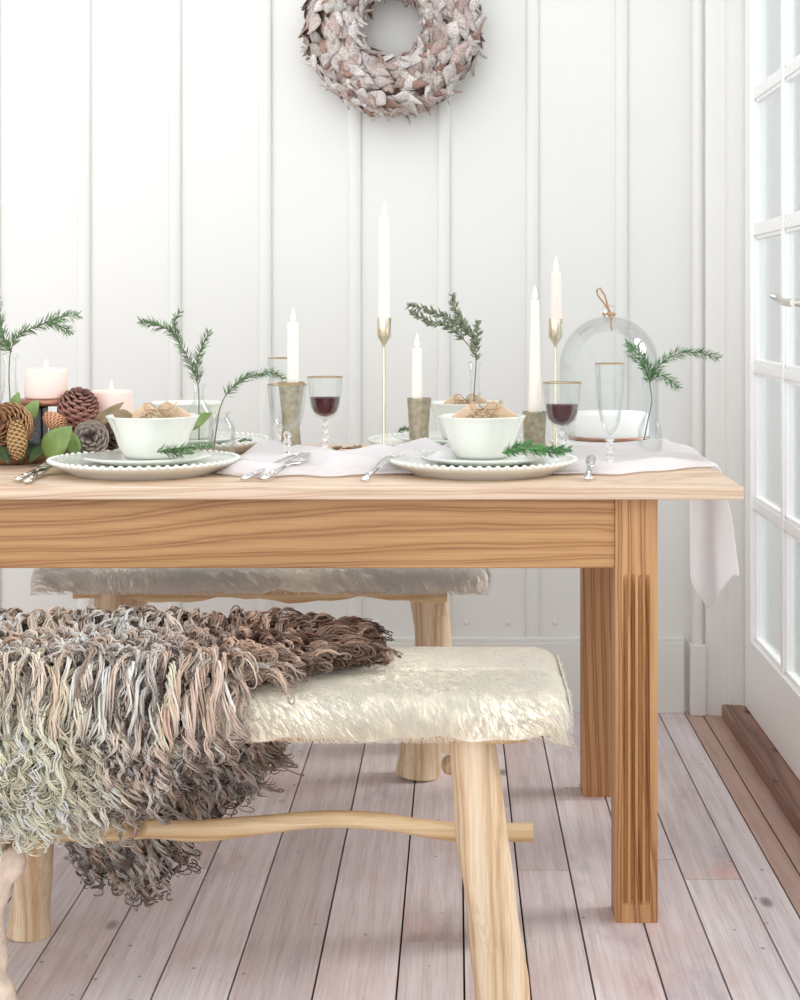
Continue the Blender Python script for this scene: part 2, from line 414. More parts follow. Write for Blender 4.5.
# ------------------------------------------------------------------ table
LX0,LX1=.276,.349; YF=2.70; YB=3.394; LW=.073
tab=thing('dining_table','pine dining table with fluted legs and pale scrubbed top','table',(-.4,3.08,0))
mb=MB(); ys=[2.67,2.835,3.0,3.17,3.335,3.50]
for i in range(5): mb.box(-1.45,.493,ys[i]+.0002,ys[i+1]-.0002,TZ-.022,TZ)
mb.build('tabletop',M['pine_top'],parent=tab,smooth=False,bevel=.002)
def tleg(x0,yf,flute):
    b=MB()
    def ring(z,d):
        p=[(x0,yf+LW),(x0,yf)]
        x=x0+.0115
        p.append((x,yf))
        for k in range(4):
            for (u,dd) in ((.0,0),(.001,.75),(.004,1),(.007,.75),(.008,0)): p.append((x+.002+u,yf+d*dd))
            x+=.0127
        p+= [(x0+LW,yf),(x0+LW,yf+LW)]
        return [(a,c,z) for a,c in p]
    zs=[(0,0),(.03,0),(.036,.010),(.575,.010),(.592,.006),(.603,0),(TZ-.022,0)] if flute else [(0,0),(TZ-.022,0)]
    rs=[ring(z,d) for z,d in zs]; n=len(rs[0])
    vs=[v for r in rs for v in r]
    fs=[(i*n+k,(i+1)*n+k,(i+1)*n+(k+1)%n,i*n+(k+1)%n) for i in range(len(rs)-1) for k in range(n)]
    fs+=[tuple(range(n)),tuple((len(rs)-1)*n+k for k in reversed(range(n)))]
    b.add(vs,fs); b.build('leg',M['pine_z'],parent=tab,smooth=False)
tleg(LX0,YF,True); tleg(LX0,YB,False); tleg(-1.36,YF,True); tleg(-1.36,YB,False)
AZ=.6126
mb=MB(); mb.box(-1.36+LW,LX0,YF+.008,YF+.033,AZ,TZ-.022); mb.build('apron',M['pine_x'],parent=tab,smooth=False,bevel=.0015)
mb=MB(); mb.box(-1.36+LW,LX0,YB+.04,YB+.065,AZ,TZ-.022); mb.build('apron',M['pine_x'],parent=tab,smooth=False,bevel=.0015)
mb=MB(); mb.box(LX0+.04,LX0+.065,YF+LW,YB,AZ,TZ-.022); mb.build('apron',M['pine_x'],parent=tab,smooth=False,bevel=.0015)

# ------------------------------------------------------------------ benches
def smooth_path(pts,n=8):
    """Catmull-Rom through (x,y,z,r)"""
    P=[np.array(p,float) for p in pts]; P=[2*P[0]-P[1]]+P+[2*P[-1]-P[-2]]; out=[]
    for i in range(1,len(P)-2):
        for k in range(n):
            t=k/n; a,b,c,d=P[i-1:i+3]
            out.append(.5*((2*b)+(-a+c)*t+(2*a-5*b+4*c-d)*t*t+(-a+3*b-3*c+d)*t**3))
    out.append(P[-2]); return out
def logm(pts,mat,name,par,n=16,wob=.06,sub=0,label=None):
    sp=smooth_path(pts); b=MB()
    b.tube([p[:3] for p in sp],[max(.002,p[3]) for p in sp],n,True,wob=wob)
    o=b.build(name,mat,parent=par,angle=55)
    if label: o['label']=label
    return o
def plank(b,x0,x1,y0,y1,z0,z1,amp=.006):
    n=26; vs=[]
    for i in range(n+1):
        x=x0+(x1-x0)*i/n; w=amp*math.sin(i*.7)+amp*.5*math.sin(i*1.9+1)
        vs+=[(x,y0-w,z1),(x,y0+.006,z0+w),(x,y1-.006,z0+w),(x,y1+w*.5,z1)]
    fs=[]
    for i in range(n):
        a=i*4
        for k in range(4): fs.append((a+k,a+(k+1)%4,a+4+(k+1)%4,a+4+k))
    fs+=[(0,3,2,1),(n*4,n*4+1,n*4+2,n*4+3)]
    b.add(vs,fs)
FB=dict(x0=-.98,x1=.155,yc=2.45,hw=.175,z=.452)
fb=thing('log_bench','rustic peeled-log bench in front of the table, nearest the viewer','bench',(-.35,2.45,0),'log benches')
mb=MB(); plank(mb,FB['x0']+.02,FB['x1']-.05,FB['yc']-.160,FB['yc']+.160,.428,.4505,.004); mb.build('seat',M['log_x'],parent=fb,angle=50)
def pp(px,py,D,rpx): v=W(px,py,D); return (v.x,v.y,v.z,rpx*D/F)
logm([pp(471,725,2.33,24),pp(478,800,2.33,24.5),pp(488,880,2.33,26),pp(497,950,2.34,26.5),pp(505,1020,2.34,27)],M['log'],'leg',fb)
logm([(.013,2.60,.424,.033),(.035,2.61,.3,.034),(.055,2.62,.15,.036),(.065,2.63,0,.037)],M['log'],'leg',fb)
logm([pp(36,740,2.62,14),pp(36,842,2.63,17),pp(31,900,2.65,20),pp(29,934,2.65,21.5)],M['log'],'leg',fb)
logm([pp(-2,728,2.33,16),pp(-2,800,2.33,17),pp(-6,845,2.33,17),pp(1,862,2.33,22),pp(-6,885,2.33,18),pp(-12,925,2.33,16),pp(-12,965,2.33,18),pp(-8,990,2.33,21),pp(-5,1018,2.33,24)],M['drift'],'leg',fb,18,.16,label='pale gnarled driftwood leg')
logm([pp(15,834,2.47,8),pp(100,833,2.47,8),pp(150,829,2.47,9.5),pp(200,831,2.47,10.5),pp(260,825,2.47,9.5),pp(330,819,2.47,8.5),pp(385,822,2.47,8.5),pp(430,829,2.47,9),pp(470,833,2.47,9.5),pp(533,832,2.47,9.5)],M['log_x'],'stretcher',fb,14,.05)
for xa in (.045,-.70):
    logm([(xa,2.36,.225,.013),(xa,2.47,.222,.015),(xa+.003,2.60,.225,.013)],M['log'],'cross_rail',fb,10,.05)
b=MB(); b.ball(W(449,765,2.58),.013,8,(1,1.4,1.2)); b.build('knot',M['log'],parent=fb)

RB=dict(x0=-.955,x1=.06,yc=3.64,hw=.165,z=.446)
rb=thing('log_bench','rustic log bench behind the table against the white panelled wall','bench',(-.45,3.64,0),'log benches')
mb=MB(); plank(mb,-.86,-.02,RB['yc']-.145,RB['yc']+.145,.408,.4445,.006); mb.build('seat',M['log_x'],parent=rb,angle=50)
logm([pp(426,590,3.56,17.5),pp(433,644,3.55,18),pp(427,700,3.54,18),pp(421,745,3.54,20),pp(418,774,3.54,22)],M['log'],'leg',rb)
logm([(-.06,3.74,.406,.04),(-.05,3.76,.2,.042),(-.045,3.77,0,.045)],M['log'],'leg',rb)
logm([pp(117,590,3.54,22),pp(112,620,3.53,20),pp(104,700,3.52,19),pp(98,779,3.52,21)],M['log'],'leg',rb)
logm([(-.78,3.74,.406,.04),(-.79,3.76,.2,.042),(-.8,3.77,0,.045)],M['log'],'leg',rb)

# hides: a furry sheet folded over each bench seat
def hide(B,par,tint,thick,hang,nfur,flen,rnd):
    yc,hw,zt=B['yc'],B['hw'],B['z']; n=90; b=MB(); rings=[]
    x0,x1=B['x0'],B['x1']+.012; RR=.045; r=.034
    def endq(x):
        q=np.clip(np.maximum((x-(x1-RR))/RR,((x0+RR)-x)/RR),0,.985); return 1-np.sqrt(1-q*q)
    xs=[x0+(x1-x0)*(.5-.5*math.cos(PI*i/n)) for i in range(n+1)]
    for x in xs:
        e=float(endq(x)); h=hw+.012-.045*e+.0015*math.sin(x*23); T=thick-rnd*e; zo=zt
        hg=hang+.003*math.sin(x*37)+.002*math.sin(x*83)
        prof=[(-h+.004,-hg),(-h,-hg*.5)]
        for k in range(7):
            a=math.radians(90*k/6); rr=min(r,T+hg*.4); prof.append((-h+rr*(1-math.cos(a)),T-rr+rr*math.sin(a)))
        prof+=[(-h*.4,T),(0,T),(h*.4,T)]
        for k in range(7):
            a=math.radians(90-90*k/6); prof.append((h-rr*(1-math.cos(a)),T-rr+rr*math.sin(a)))
        prof+=[(h,-hg*.5),(h-.004,-hg),(h-.009,-hg),(h-.010,-.002),(h-.011,.0015),(0,.0015),(-h+.011,.0015),(-h+.010,-.002),(-h+.009,-hg)]
        rings.append([(x,yc+a,zo+c) for a,c in prof])
    m=len(rings[0]); vs=[v for q in rings for v in q]; n=len(xs)-1
    fs=[(i*m+k,i*m+(k+1)%m,(i+1)*m+(k+1)%m,(i+1)*m+k) for i in range(n) for k in range(m)]
    fs+=[tuple(range(m))[::-1],tuple(n*m+k for k in range(m))]
    b.add(vs,fs); b.build('pelt',M['hide'],parent=par,angle=60)
    N=nfur; S=6; X=RN.uniform(x0,x1-.002,N)
    arc=(hw+.012-r)+1.57*r+max(0,thick+hang-r)-.004
    s=RN.uniform(-1,1,N)*arc
    cap=RN.rand(N)<.07; u=RN.rand(N); ycap=yc+RN.uniform(-1,1,N)*(hw-.035); zcap=zt-hang+.010+u*(thick+hang-rnd*.8)
    def surf(X,s):
        e=endq(X); h=hw+.012-.045*e; a=np.abs(s); sg=np.sign(s)
        ar=np.clip((a-(h-r))/r,0,1.57); fl_=np.clip(a,0,h-r); dn=np.clip(a-(h-r)-1.57*r,0,max(.001,thick+hang-r+.004))
        return yc+sg*(fl_+r*np.sin(ar)), zt+thick-rnd*e-r*(1-np.cos(ar))-dn, sg*np.sin(ar), np.cos(ar)
    cen=np.zeros((N,S,3)); gx=.5+.35*np.sin(X*17+s*9)+.25*RN.randn(N); sg=np.where(s<0,-1,1)
    ds=(.75+.35*np.sin(X*11-s*14)+.2*RN.randn(N))*sg; ln=flen*RN.uniform(.6,1.25,N)
    for j in range(S):
        q=j/(S-1); t=q*ln; xx=np.minimum(X+gx*t,x1+.004+.2*t); ss=s+ds*t
        y,z,ny,nz=surf(xx,ss); up=.0012+.13*t-.07*t*q
        cen[:,j,0]=np.where(cap,x1+.001+.22*t,xx); cen[:,j,1]=np.where(cap,ycap+.25*sg*t*gx,y+ny*up); cen[:,j,2]=np.where(cap,zcap-.9*t,z+nz*up)
    tp=np.linspace(1,.12,S)[None]
    rad=(.0009*RN.uniform(.6,1.3,N))[:,None]*tp
    c=np.array(tint)[None,None]*(1-.06*RN.rand(N))[:,None,None]; c=np.repeat(c,S,1)
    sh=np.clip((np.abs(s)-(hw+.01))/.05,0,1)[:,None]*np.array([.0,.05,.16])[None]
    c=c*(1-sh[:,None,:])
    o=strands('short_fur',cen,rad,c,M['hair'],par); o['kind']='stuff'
h1=thing('hide_throw','smooth cream cowhide folded over the front bench seat, its right end bare','throw',(-.3,2.45,.452))
hide(FB,h1,(.98,.955,.895),.044,.014,42000,.017,.018)
h2=thing('hide_throw','white shaggy hide laid over the bench behind the table','throw',(-.45,3.64,.446))
hide(RB,h2,(.99,.99,.985),.032,.014,26000,.026,.010)

# ------------------------------------------------------------------ curly sheepskin
sk=thing('sheepskin_throw','long curly brown and cream sheepskin draped over the front bench','throw',(-.55,2.45,.5))
HW=.192; RC=.035; ZS=.499; YC=2.45
def surf(s):
    a=np.abs(s); sg=np.sign(s)
    fl=np.clip(a,0,HW-RC); ar=np.clip((a-(HW-RC))/RC,0,1.5708); dn=np.clip(a-(HW-RC)-1.5708*RC,0,9)
    y=YC-sg*(fl+RC*np.sin(ar)); z=ZS-RC*(1-np.cos(ar))-dn
    return y,z,-sg*np.sin(ar),np.cos(ar)
SE=HW-RC+1.5708*RC                       # arc length where the drop becomes vertical
def front(x):  # how far the pelt reaches to the front (s)
    return np.interp(x,[-1.1,-.8,-.62,-.50,-.42,-.36,-.30,-.24,-.17,-.10],[SE+.13,SE+.13,SE+.105,SE+.07,SE+.02,SE-.03,SE-.09,.06,.0,-.04])
def rear(x):
    return np.interp(x,[-1.1,-.85,-.70,-.60,-.55,-.50,-.42,-.34,-.29,-.2,-.10],[SE+.12,SE+.14,SE+.22,SE+.31,SE+.335,SE+.31,SE+.21,SE+.13,SE+.03,.17,.10])
mb=MB(); nx,ns=60,36; vs=[]
for i in range(nx+1):
    x=-1.02+(.92)*i/nx; f=float(front(x)); r=-float(rear(x))
    for j in range(ns+1):
        s=r+(f-r)*j/ns; y,z,ny,nz=surf(np.array(s)); o=.004+.004*math.sin(x*31+s*17)
        vs.append((x,float(y+ny*o),float(z+nz*o)))
mb.add(vs,[(i*(ns+1)+j,(i+1)*(ns+1)+j,(i+1)*(ns+1)+j+1,i*(ns+1)+j+1) for i in range(nx) for j in range(ns)])
pel=mb.build('pelt',M['skin'],parent=sk); m=pel.modifiers.new('t','SOLIDIFY'); m.thickness=.004; m.offset=1

def vnoise(x,y,seed):
    r=np.random.RandomState(seed); g=r.rand(64,64)
    xi=np.floor(x).astype(int); yi=np.floor(y).astype(int); fx=x-xi; fy=y-yi; fx=fx*fx*(3-2*fx); fy=fy*fy*(3-2*fy)
    G=lambda a,b:g[a%64,b%64]
    return (G(xi,yi)*(1-fx)+G(xi+1,yi)*fx)*(1-fy)+(G(xi,yi+1)*(1-fx)+G(xi+1,yi+1)*fx)*fy
NL=4600; K=7
X=RN.uniform(-1.0,-.14,NL*2); s=RN.uniform(-.62,.42,NL*2)
ok=(s<front(X))&(s>-rear(X)); X=X[ok][:NL]; s=s[ok][:NL]; NL=len(X)
tipness=np.clip((X+.34)/.2,0,1)
flow=np.where(s>-.07,1.0,-1.0)
ln=RN.uniform(.07,.125,NL)*(1-.45*tipness)
isfront=s>-.07
ln=np.where(isfront,ln,ln*.9)
dx=.22*RN.randn(NL)+.55*tipness*(1)+.12*np.sin(X*19)+.25*np.clip((X+.55)/.3,0,1)+.9*(vnoise(X*13+3,s*9+2,8)-.5)
ds=flow*np.sqrt(np.clip(1-np.clip(dx,-.9,.9)**2,.2,1))
tt=np.concatenate([np.linspace(0,.8,11),np.linspace(.82,1,10)]); S=len(tt)
cen=np.zeros((NL,K,S,3)); rad=np.zeros((NL,K,S)); col=np.zeros((NL,K,S,3))
ph=RN.rand(NL)*6.28; amp=RN.uniform(.003,.009,NL); wl=RN.uniform(.026,.052,NL)
lift=RN.uniform(.022,.072,NL)*(1-.45*tipness)*np.clip(1-np.clip((np.abs(s)-SE)/.1,0,1)*.5,.3,1)
cth=RN.uniform(1.5,5.4,NL); curl=RN.uniform(.003,.008,NL); csg=np.where(RN.rand(NL)<.5,-1,1)
# tones (the wool's own colouring, by where on the fleece the lock grows)
cream=np.array([1.0,.96,.80]); white=np.array([1.0,.95,.90]); taupe=np.array([.84,.68,.56]); brown=np.array([.34,.19,.13]); dark=np.array([.10,.045,.03])
n1=vnoise(X*9+5,s*7+3,1); n2=vnoise(X*22+9,s*14+1,2); n3=vnoise(X*50,s*10,4)
wc=np.clip((-.46-X)/.12,0,1)*np.clip((s-.10)/.08,0,1)            # creamy lower left front
ww=np.clip(1-np.abs(X+.52)/.24,0,1)*np.clip(1-np.abs(s-.02)/.14,0,1)   # silvery patch on the seat
wb_=np.clip((X+.50)/.2,0,1)*np.clip((.12-s)/.14,0,1)*(.25+.75*np.clip((s+SE+.06)/.06,0,1))               # dark ridge towards the right tip
wr=np.clip((-.09-s)/.05,0,1)*.45; rl=RN.rand(NL)
base=np.tile(taupe,(NL,1))*(.8+.5*n1)[:,None]
def blend(a,b,w): return a*(1-w[:,None])+b*w[:,None]
base=blend(base,white,np.clip(.9*n2+.9*rl-.40-.3*wb_,0,1)*np.clip(1.15-tipness,0,1)*.95)
base=blend(base,white,np.clip(ww*1.5*(rl>.35),0,1))
base=blend(base,cream,np.clip(wc*(.8+.6*n3),0,1))
base=blend(base,brown,np.clip(wb_*(.1+.6*n3+.8*rl),0,.95))
base=blend(base,brown,np.clip(wr*n3*1.5,0,.75)*np.clip(1-np.clip((-s-SE+.03)/.05,0,1),0,1))
tipdark=np.clip(.30+1.0*n2-1.2*wc-.5*ww+.3*wb_,0,1)
rear_=np.clip((-s-SE)/.04,0,1)
base=blend(base,white*.9,rear_*(rl>.45)*.8)
base=base*RN.uniform(.84,1.15,NL)[:,None]
tipc=blend(base,dark,np.clip(tipdark,0,.9))
inner=(s<-SE+.0)&(RN.rand(NL)<.5)
for k in range(K):
    jx=RN.randn(NL)*.0032; js=RN.randn(NL)*.0032; pk=ph+RN.randn(NL)*.5; ak=amp*RN.uniform(.6,1.3,NL); lk=ln*RN.uniform(.75,1.1,NL)
    br=RN.uniform(.9,1.1,NL); cl=(RN.rand(NL)<.8)
    for j,t in enumerate(tt):
        d=lk*t
        spread=1-.8*t
        w=np.sin(d/wl*6.28+pk); w2=np.cos(d/wl*6.28+pk)
        curled=np.clip((t-.80)/.20,0,1)
        th=curled*cth
        dd=lk*np.minimum(t,.80)+curl*np.sin(th)*cl
        cx_=csg*curl*(1-np.cos(th))*cl
        env=min(1,t*2.5)
        ss=s+js*spread+ds*dd+ .3*ak*w2*env*0
        xx=X+jx*spread+dx*dd+ak*w*env+cx_
        y,z,ny,nz=surf(ss)
        h=.004+lift*(np.sin(min(1,t*1.15)*PI*.62))*(1-.25*t)+ak*w2*env*.8
        h=np.maximum(h,.003); h=np.where(inner,-h-.006,h)
        cen[:,k,j,0]=xx; cen[:,k,j,1]=y+ny*h; cen[:,k,j,2]=z+nz*h
        rad[:,k,j]=.0020*(1-.6*t**2)*min(1,.6+t*2)
        tcol=np.clip((t-.62)/.3,0,1)
        col[:,k,j]=np.clip((base*(1-tcol)+tipc*tcol)*br[:,None],0,.95)
cen=cen.reshape(-1,S,3); rad=rad.reshape(-1,S)*RN.uniform(.65,1.3,NL*K)[:,None]; col=col.reshape(-1,S,3)
fle=strands('curly_fleece',cen,rad,col,M['wool'],sk); fle['kind']='stuff'

# ------------------------------------------------------------------ wreath
wc_=Vector((XX(393,4.03),4.03,CH+280*4.03/F))
wr_=thing('wreath','round wreath of curled grey-pink bark chips on the white wall','wreath',wc_)
mb=MB(); mb.tube([wc_+Vector((.155*math.cos(a),.01,.155*math.sin(a))) for a in [2*PI*k/48 for k in range(49)]],.05,12,False)
mb.build('ring_base',plain('brown_core',srgb(120,96,84),.9,noise=60,amt=.4),parent=wr_)
mb=MB()
pal=[srgb(216,206,201),srgb(202,188,182),srgb(226,219,214),srgb(200,178,170),srgb(182,162,154),srgb(220,211,205),srgb(204,190,182),srgb(208,198,190),srgb(168,136,124)]
for i in range(760):
    A=random.uniform(0,2*PI); B=random.uniform(-.15,1.15)*PI     # B: across the torus facing the room
    R=.155; r=random.uniform(.062,.078)
    er=Vector((math.cos(A),0,math.sin(A))); ey=Vector((0,-1,0)); et=Vector((-math.sin(A),0,math.cos(A)))
    nrm=(er*math.cos(B)+ey*math.sin(B)).normalized()
    p=wc_+er*R+nrm*r*.85+Vector((0,.01,0))
    if p.y>4.10: p.y=4.10
    d=(et*random.choice((1,1,1,-1))+nrm*random.uniform(.0,.35)+er*random.uniform(-.7,.7)).normalized()
    sd=d.cross(nrm).normalized(); up=sd.cross(d)
    L=random.uniform(.048,.078); Wd=random.uniform(.015,.024); cu=random.uniform(-.02,.03); tw=random.uniform(-1.7,1.7)
    vs=[]; 
    for a in range(6):
        t=a/5; w=Wd*((1-abs(2*t-1)*.96)**.8)*1.12; q=(t-.5)
        ang=tw*q; s2=sd*math.cos(ang)+up*math.sin(ang); u2=up*math.cos(ang)-sd*math.sin(ang)
        for bb in (-1,-.5,0,.5,1):
            v=p+d*L*q+s2*w*bb+u2*(.0065*(1-bb*bb)-cu*4*q*q*.8)+up*.006
            if v.y>4.112: v.y=4.112
            vs.append(v)
    c=random.choice(pal); br=random.uniform(.72,1.05)
    mb.add(vs,[(a*5+b_,a*5+b_+1,a*5+b_+6,a*5+b_+5) for a in range(5) for b_ in range(4)],(c[0]*br,c[1]*br,c[2]*br))
o=mb.build('bark_chips',M['chip'],parent=wr_); m=o.modifiers.new('t','SOLIDIFY'); m.thickness=.0008

# ------------------------------------------------------------------ tableware
def charger(x,y,z=TZ,R=.175,label='',grp='beaded charger plates'):
    t=thing('charger_plate',label,'plate',(x,y,z),grp)
    b=MB(); q=R/.175
    b.lathe([(.0001,z+.004),(.12*q,z+.004),(.124*q,z),(.132*q,z),(.135*q,z+.004),(.155*q,z+.013),(.172*q,z+.021),(.1755*q,z+.0245),(.172*q,z+.027),(.150*q,z+.0205),(.125*q,z+.0155),(.0001,z+.015)],x,y,72)
    ds_=b.build('dish',M['ceramic'],parent=t)
    b=MB()
    for k in range(66):
        a=2*PI*k/66; b.ball((x+.172*q*math.cos(a),y+.172*q*math.sin(a),z+.0262),.0052,6,(1,1,.75))
    b.build('beaded_rim',M['ceramic'],parent=ds_)
def plate(x,y,z,R,label,grp='small scalloped plates'):
    b=MB(); n=64
    md=lambda a,i:1+.012*math.cos(12*a) if i in (3,4,5) else 1
    b.lathe([(.0001,z+.001),(.6*R,z),(.64*R,z+.002),(.97*R,z+.0125),(R,z+.0150),(.97*R,z+.0170),(.68*R,z+.0115),(.0001,z+.0105)],x,y,n,md)
    tag(b.build('small_plate',M['ceramic'],origin=(x,y,z)),label,'plate',grp)
def bowl(x,y,z,R,label,H=.076,grp='fluted white bowls'):
    b=MB(); n=96
    pr=[(.0001,z+.003),(.55*R,z+.003),(.57*R,z),(.63*R,z),(.66*R,z+.006),(.76*R,z+.022),(.84*R,z+.045),(.93*R,z+.062),(1.0*R,z+H-.002),(1.02*R,z+H),(1.0*R,z+H+.0015),(.955*R,z+H-.002),(.88*R,z+.060),(.80*R,z+.045),(.70*R,z+.024),(.5*R,z+.009),(.0001,z+.008)]
    def md(a,i):
        zz=pr[i][1]-z; k=min(1,zz/.06)
        return 1+k*(.050*abs(math.cos(4.5*a+.4))**.7-.03)
    b.lathe(pr,x,y,n,md)
    tag(b.build('bowl',M['ceramic'],origin=(x,y,z)),label,'bowl',grp)
def packet(x,y,z,label,sc_=1,rot=0):
    t=thing('paper_parcel',label,'parcel',(x,y,z),'paper parcels in the bowls')
    R3=Matrix.Rotation(rot,3,'Z')
    def T(p): return Vector((x,y,z))+R3@(Vector(p)*sc_)
    b=MB()
    def wedge(c,w,d,h,tilt,lean):
        ax=Matrix.Rotation(tilt,3,'Y')@Matrix.Rotation(lean,3,'X')
        pts=[(-w,-d,0),(w,-d,0),(w,d,0),(-w,d,0),(-w*.85,-.002,h),(w*.85,-.002,h),(w*.85,.002,h),(-w*.85,.002,h)]
        b.add([T(Vector(c)+ax@Vector(p)) for p in pts],[(0,3,2,1),(4,5,6,7),(0,1,5,4),(1,2,6,5),(2,3,7,6),(3,0,4,7)])
    wedge((-.022,.0,0),.036,.012,.042,-.6,.25); wedge((.020,.004,.0),.036,.012,.046,.55,.2); wedge((0,.01,0),.045,.014,.035,.05,.4)
    fp=b.build('folded_paper',M['kraft'],parent=t,smooth=False,bevel=.001)
    b=MB()
    b.tube([T((-.050,-.018,.008)),T((-.025,-.016,.026)),T((0,-.012,.036)),T((.022,-.016,.026)),T((.045,-.02,.004))],.0011,6)
    for sg in (-1,1):
        b.tube([T((0,-.012,.036)),T((sg*.012,-.016,.05)),T((sg*.026,-.016,.048)),T((sg*.024,-.018,.036)),T((0,-.012,.036))],.0010,6)
        b.tube([T((0,-.012,.036)),T((sg*.02,-.02,.024)),T((sg*.03,-.02,.010))],.0010,6)
    b.build('twine_bow',M['twine'],parent=fp)
    b=MB()
    for k in range(150):
        p=T((random.gauss(-.006,.010),-.020+random.gauss(0,.003),.016+random.gauss(0,.0065))); b.ball(p,.0021,4)
    for k in range(9):
        a=random.uniform(-.6,.6); b.tube([T((.004,-.018,.02)),T((.01+.03*math.cos(a),-.014,.028+.03*math.sin(a)+.014))],.0007,4)
    b.build('dried_flower',M['seed'],parent=fp)
YS=2.90; XL,XRt=-.579,.049; YR=3.325; XL2,XR2=-.575,-.012
charger(XL,YS,label='white charger with beaded rim at front left, beside the pinecones')
charger(XRt,YS,label='white charger with beaded rim at front, right of centre')
charger(XL2,YR,label='white beaded charger at the far side, behind the small glass jug')
charger(XR2,YR,label='white beaded charger at the far side, behind the brass candlestick')
plate(XL+.005,YS,TZ+.0165,.120,'small white plate under the front left bowl')
plate(XRt+.003,YS,TZ+.0165,.120,'small white plate under the front right bowl')
plate(XL2,YR,TZ+.0165,.120,'small white plate on the far left charger')
plate(XR2,YR,TZ+.0165,.120,'small white plate on the far charger behind the front right setting')
bowl(XL+.012,YS+.02,TZ+.0282,.084,'fluted white bowl holding a kraft parcel, front left setting')
bowl(XRt-.001,YS+.02,TZ+.0282,.080,'fluted white bowl holding a tied kraft parcel, front right setting')
bowl(XL2+.0,YR,TZ+.0282,.080,'white bowl at the far left setting, behind the nearer bowl')
bowl(XR2+.035,YR,TZ+.0282,.080,'white bowl on the far side, behind the slim stubby candle')
packet(XL+.022,YS+.014,TZ+.083,'kraft paper parcel with dried leaves in the front left bowl',.94,.1)
packet(XRt+.002,YS+.014,TZ+.083,'kraft paper parcel with twine bow in the front right bowl',.96,0)
packet(XR2+.032,YR,TZ+.078,'kraft parcel poking out of the far right bowl',.9,-.1)
def extra_leaves():
    t=thing('dried_leaf','greyish dried leaf poking from the front left bowl','leaf',(XL-.01,YS,TZ+.09))
    leafshape(t,(XL-.02,YS,TZ+.098),(-.04,.0,.014),.012,M['leafB'])
def leafshape(par,base,vec,hw,mat,curl=.15,name='leaf',n=10,origin=None,nv=None):
    b=MB(); base=Vector(base); vec=Vector(vec); L=vec.length; d=vec.normalized()
    ny=Vector(nv) if nv else Vector((0,-1,.25)); sd=d.cross(ny).normalized(); up=sd.cross(d).normalized(); vs=[]
    for i in range(n+1):
        t=i/n; w=hw*math.sin(PI*min(1,t**.85))**.75 if 0<t<1 else 0.0004
        c=base+d*L*t+up*L*curl*math.sin(PI*t)
        for q in (-1,-.5,0,.5,1): vs.append(c+sd*w*q+up*(abs(q)*w*.25))
    b.add(vs,[(i*5+k,i*5+k+1,i*5+k+6,i*5+k+5) for i in range(n) for k in range(4)])
    o=b.build(name,mat,parent=par,origin=origin or base); m=o.modifiers.new('t','SOLIDIFY'); m.thickness=.0008
    return o
extra_leaves()

# ------------------------------------------------------------------ evergreen sprigs
def needles(b,pts,nl,dens,rad=.0009,spread=1.0,flat=0,taper=True):
    pts=[Vector(p) for p in pts]; seg=[(pts[i+1]-pts[i]).length for i in range(len(pts)-1)]; tot=sum(seg)
    n=int(tot*dens*1.15); nl=nl*1.45; rad=rad*.85
    for k in range(n):
        u=(k+random.random())/n*tot; i=0; uu=u
        while i<len(seg)-1 and uu>seg[i]: uu-=seg[i]; i+=1
        p=pts[i].lerp(pts[i+1],min(1,uu/seg[i])); d=(pts[i+1]-pts[i]).normalized()
        a=random.uniform(0,2*PI); e1=d.cross(Vector((0,1,0.01))).normalized(); e2=d.cross(e1)
        ca,sa=math.cos(a),math.sin(a)*(1-flat)
        o=(e1*ca+e2*sa).normalized()
        dr=(o*spread+d*random.uniform(.5,1.1)).normalized()
        L=nl*random.uniform(.65,1.15)*(1-.35*(u/tot)**3 if taper else 1)
        q=dr.cross(d).normalized(); r=dr.cross(q)
        mid=p+dr*L*.5+d*L*.03
        vs=[p+q*rad*.5,p-q*rad*.5,mid+q*rad*2.2,mid+r*rad*1.1,mid-q*rad*2.2,mid-r*rad*.7,p+dr*L+d*L*.06]
        b.add(vs,[(0,2,3),(0,3,1),(1,3,4),(0,5,2),(1,4,5),(0,1,5),(2,6,3),(3,6,4),(4,6,5),(5,6,2)])
def sprig(label,branches,nl=.016,dens=900,mat='needle',cat='sprig',name='fir_sprig',stemr=.0014,bare=None,flat=.3,rad=.0009,grp=None,spread=1.0):
    b0=[Vector(W(*p)) for p in branches[0]]
    t=thing(name,label,cat,b0[0],grp)
    bs=MB(); bn=MB()
    for k,br in enumerate(branches):
        sp=[Vector(p[:3]) for p in smooth_path([tuple(W(*q))+(0,) for q in br],6)]
        bs.tube(sp,[stemr*(1-.6*i/len(sp)) for i in range(len(sp))],6)
        if bare is not None and k in bare: 
            j=int(len(sp)*bare[k]); needles(bn,sp[j:],nl,dens,rad,spread,flat)
        else: needles(bn,sp,nl,dens,rad,spread,flat)
    bs.build('stem',M['stem'],parent=t); bn.build('needles',M[mat],parent=t,smooth=False)
D1=3.12
sprig('fir sprig in the leftmost bottle, arching towards the pink candle',[[(12,470-15,D1),(10,400,D1),(9,375,D1),(11,350,D1),(20,334,D1),(38,326,D1),(58,318,D1-.02),(78,315,D1-.03)],[(11,350,D1),(3,335,D1),(0,318,D1),(-4,300,D1)],[(45,322,D1),(60,326,D1),(70,332,D1)],[(12,352,D1),(-8,336,D1),(-22,320,D1)]],.016,900,bare={0:.45},flat=.3)
D2=3.2
sprig('three-pronged fir sprig in the bottle behind the front left bowl',[[(199,440,D2),(199,415,D2),(198,385,D2),(190,362,D2),(178,340,D2),(174,322,D2),(180,312,D2)],[(177,336,D2),(165,328,D2-.01),(152,324,D2),(140,321,D2)],[(198,380,D2),(197,362,D2),(203,345,D2),(209,332,D2)]],.015,900,bare={0:.35},flat=.2)
D3=3.13
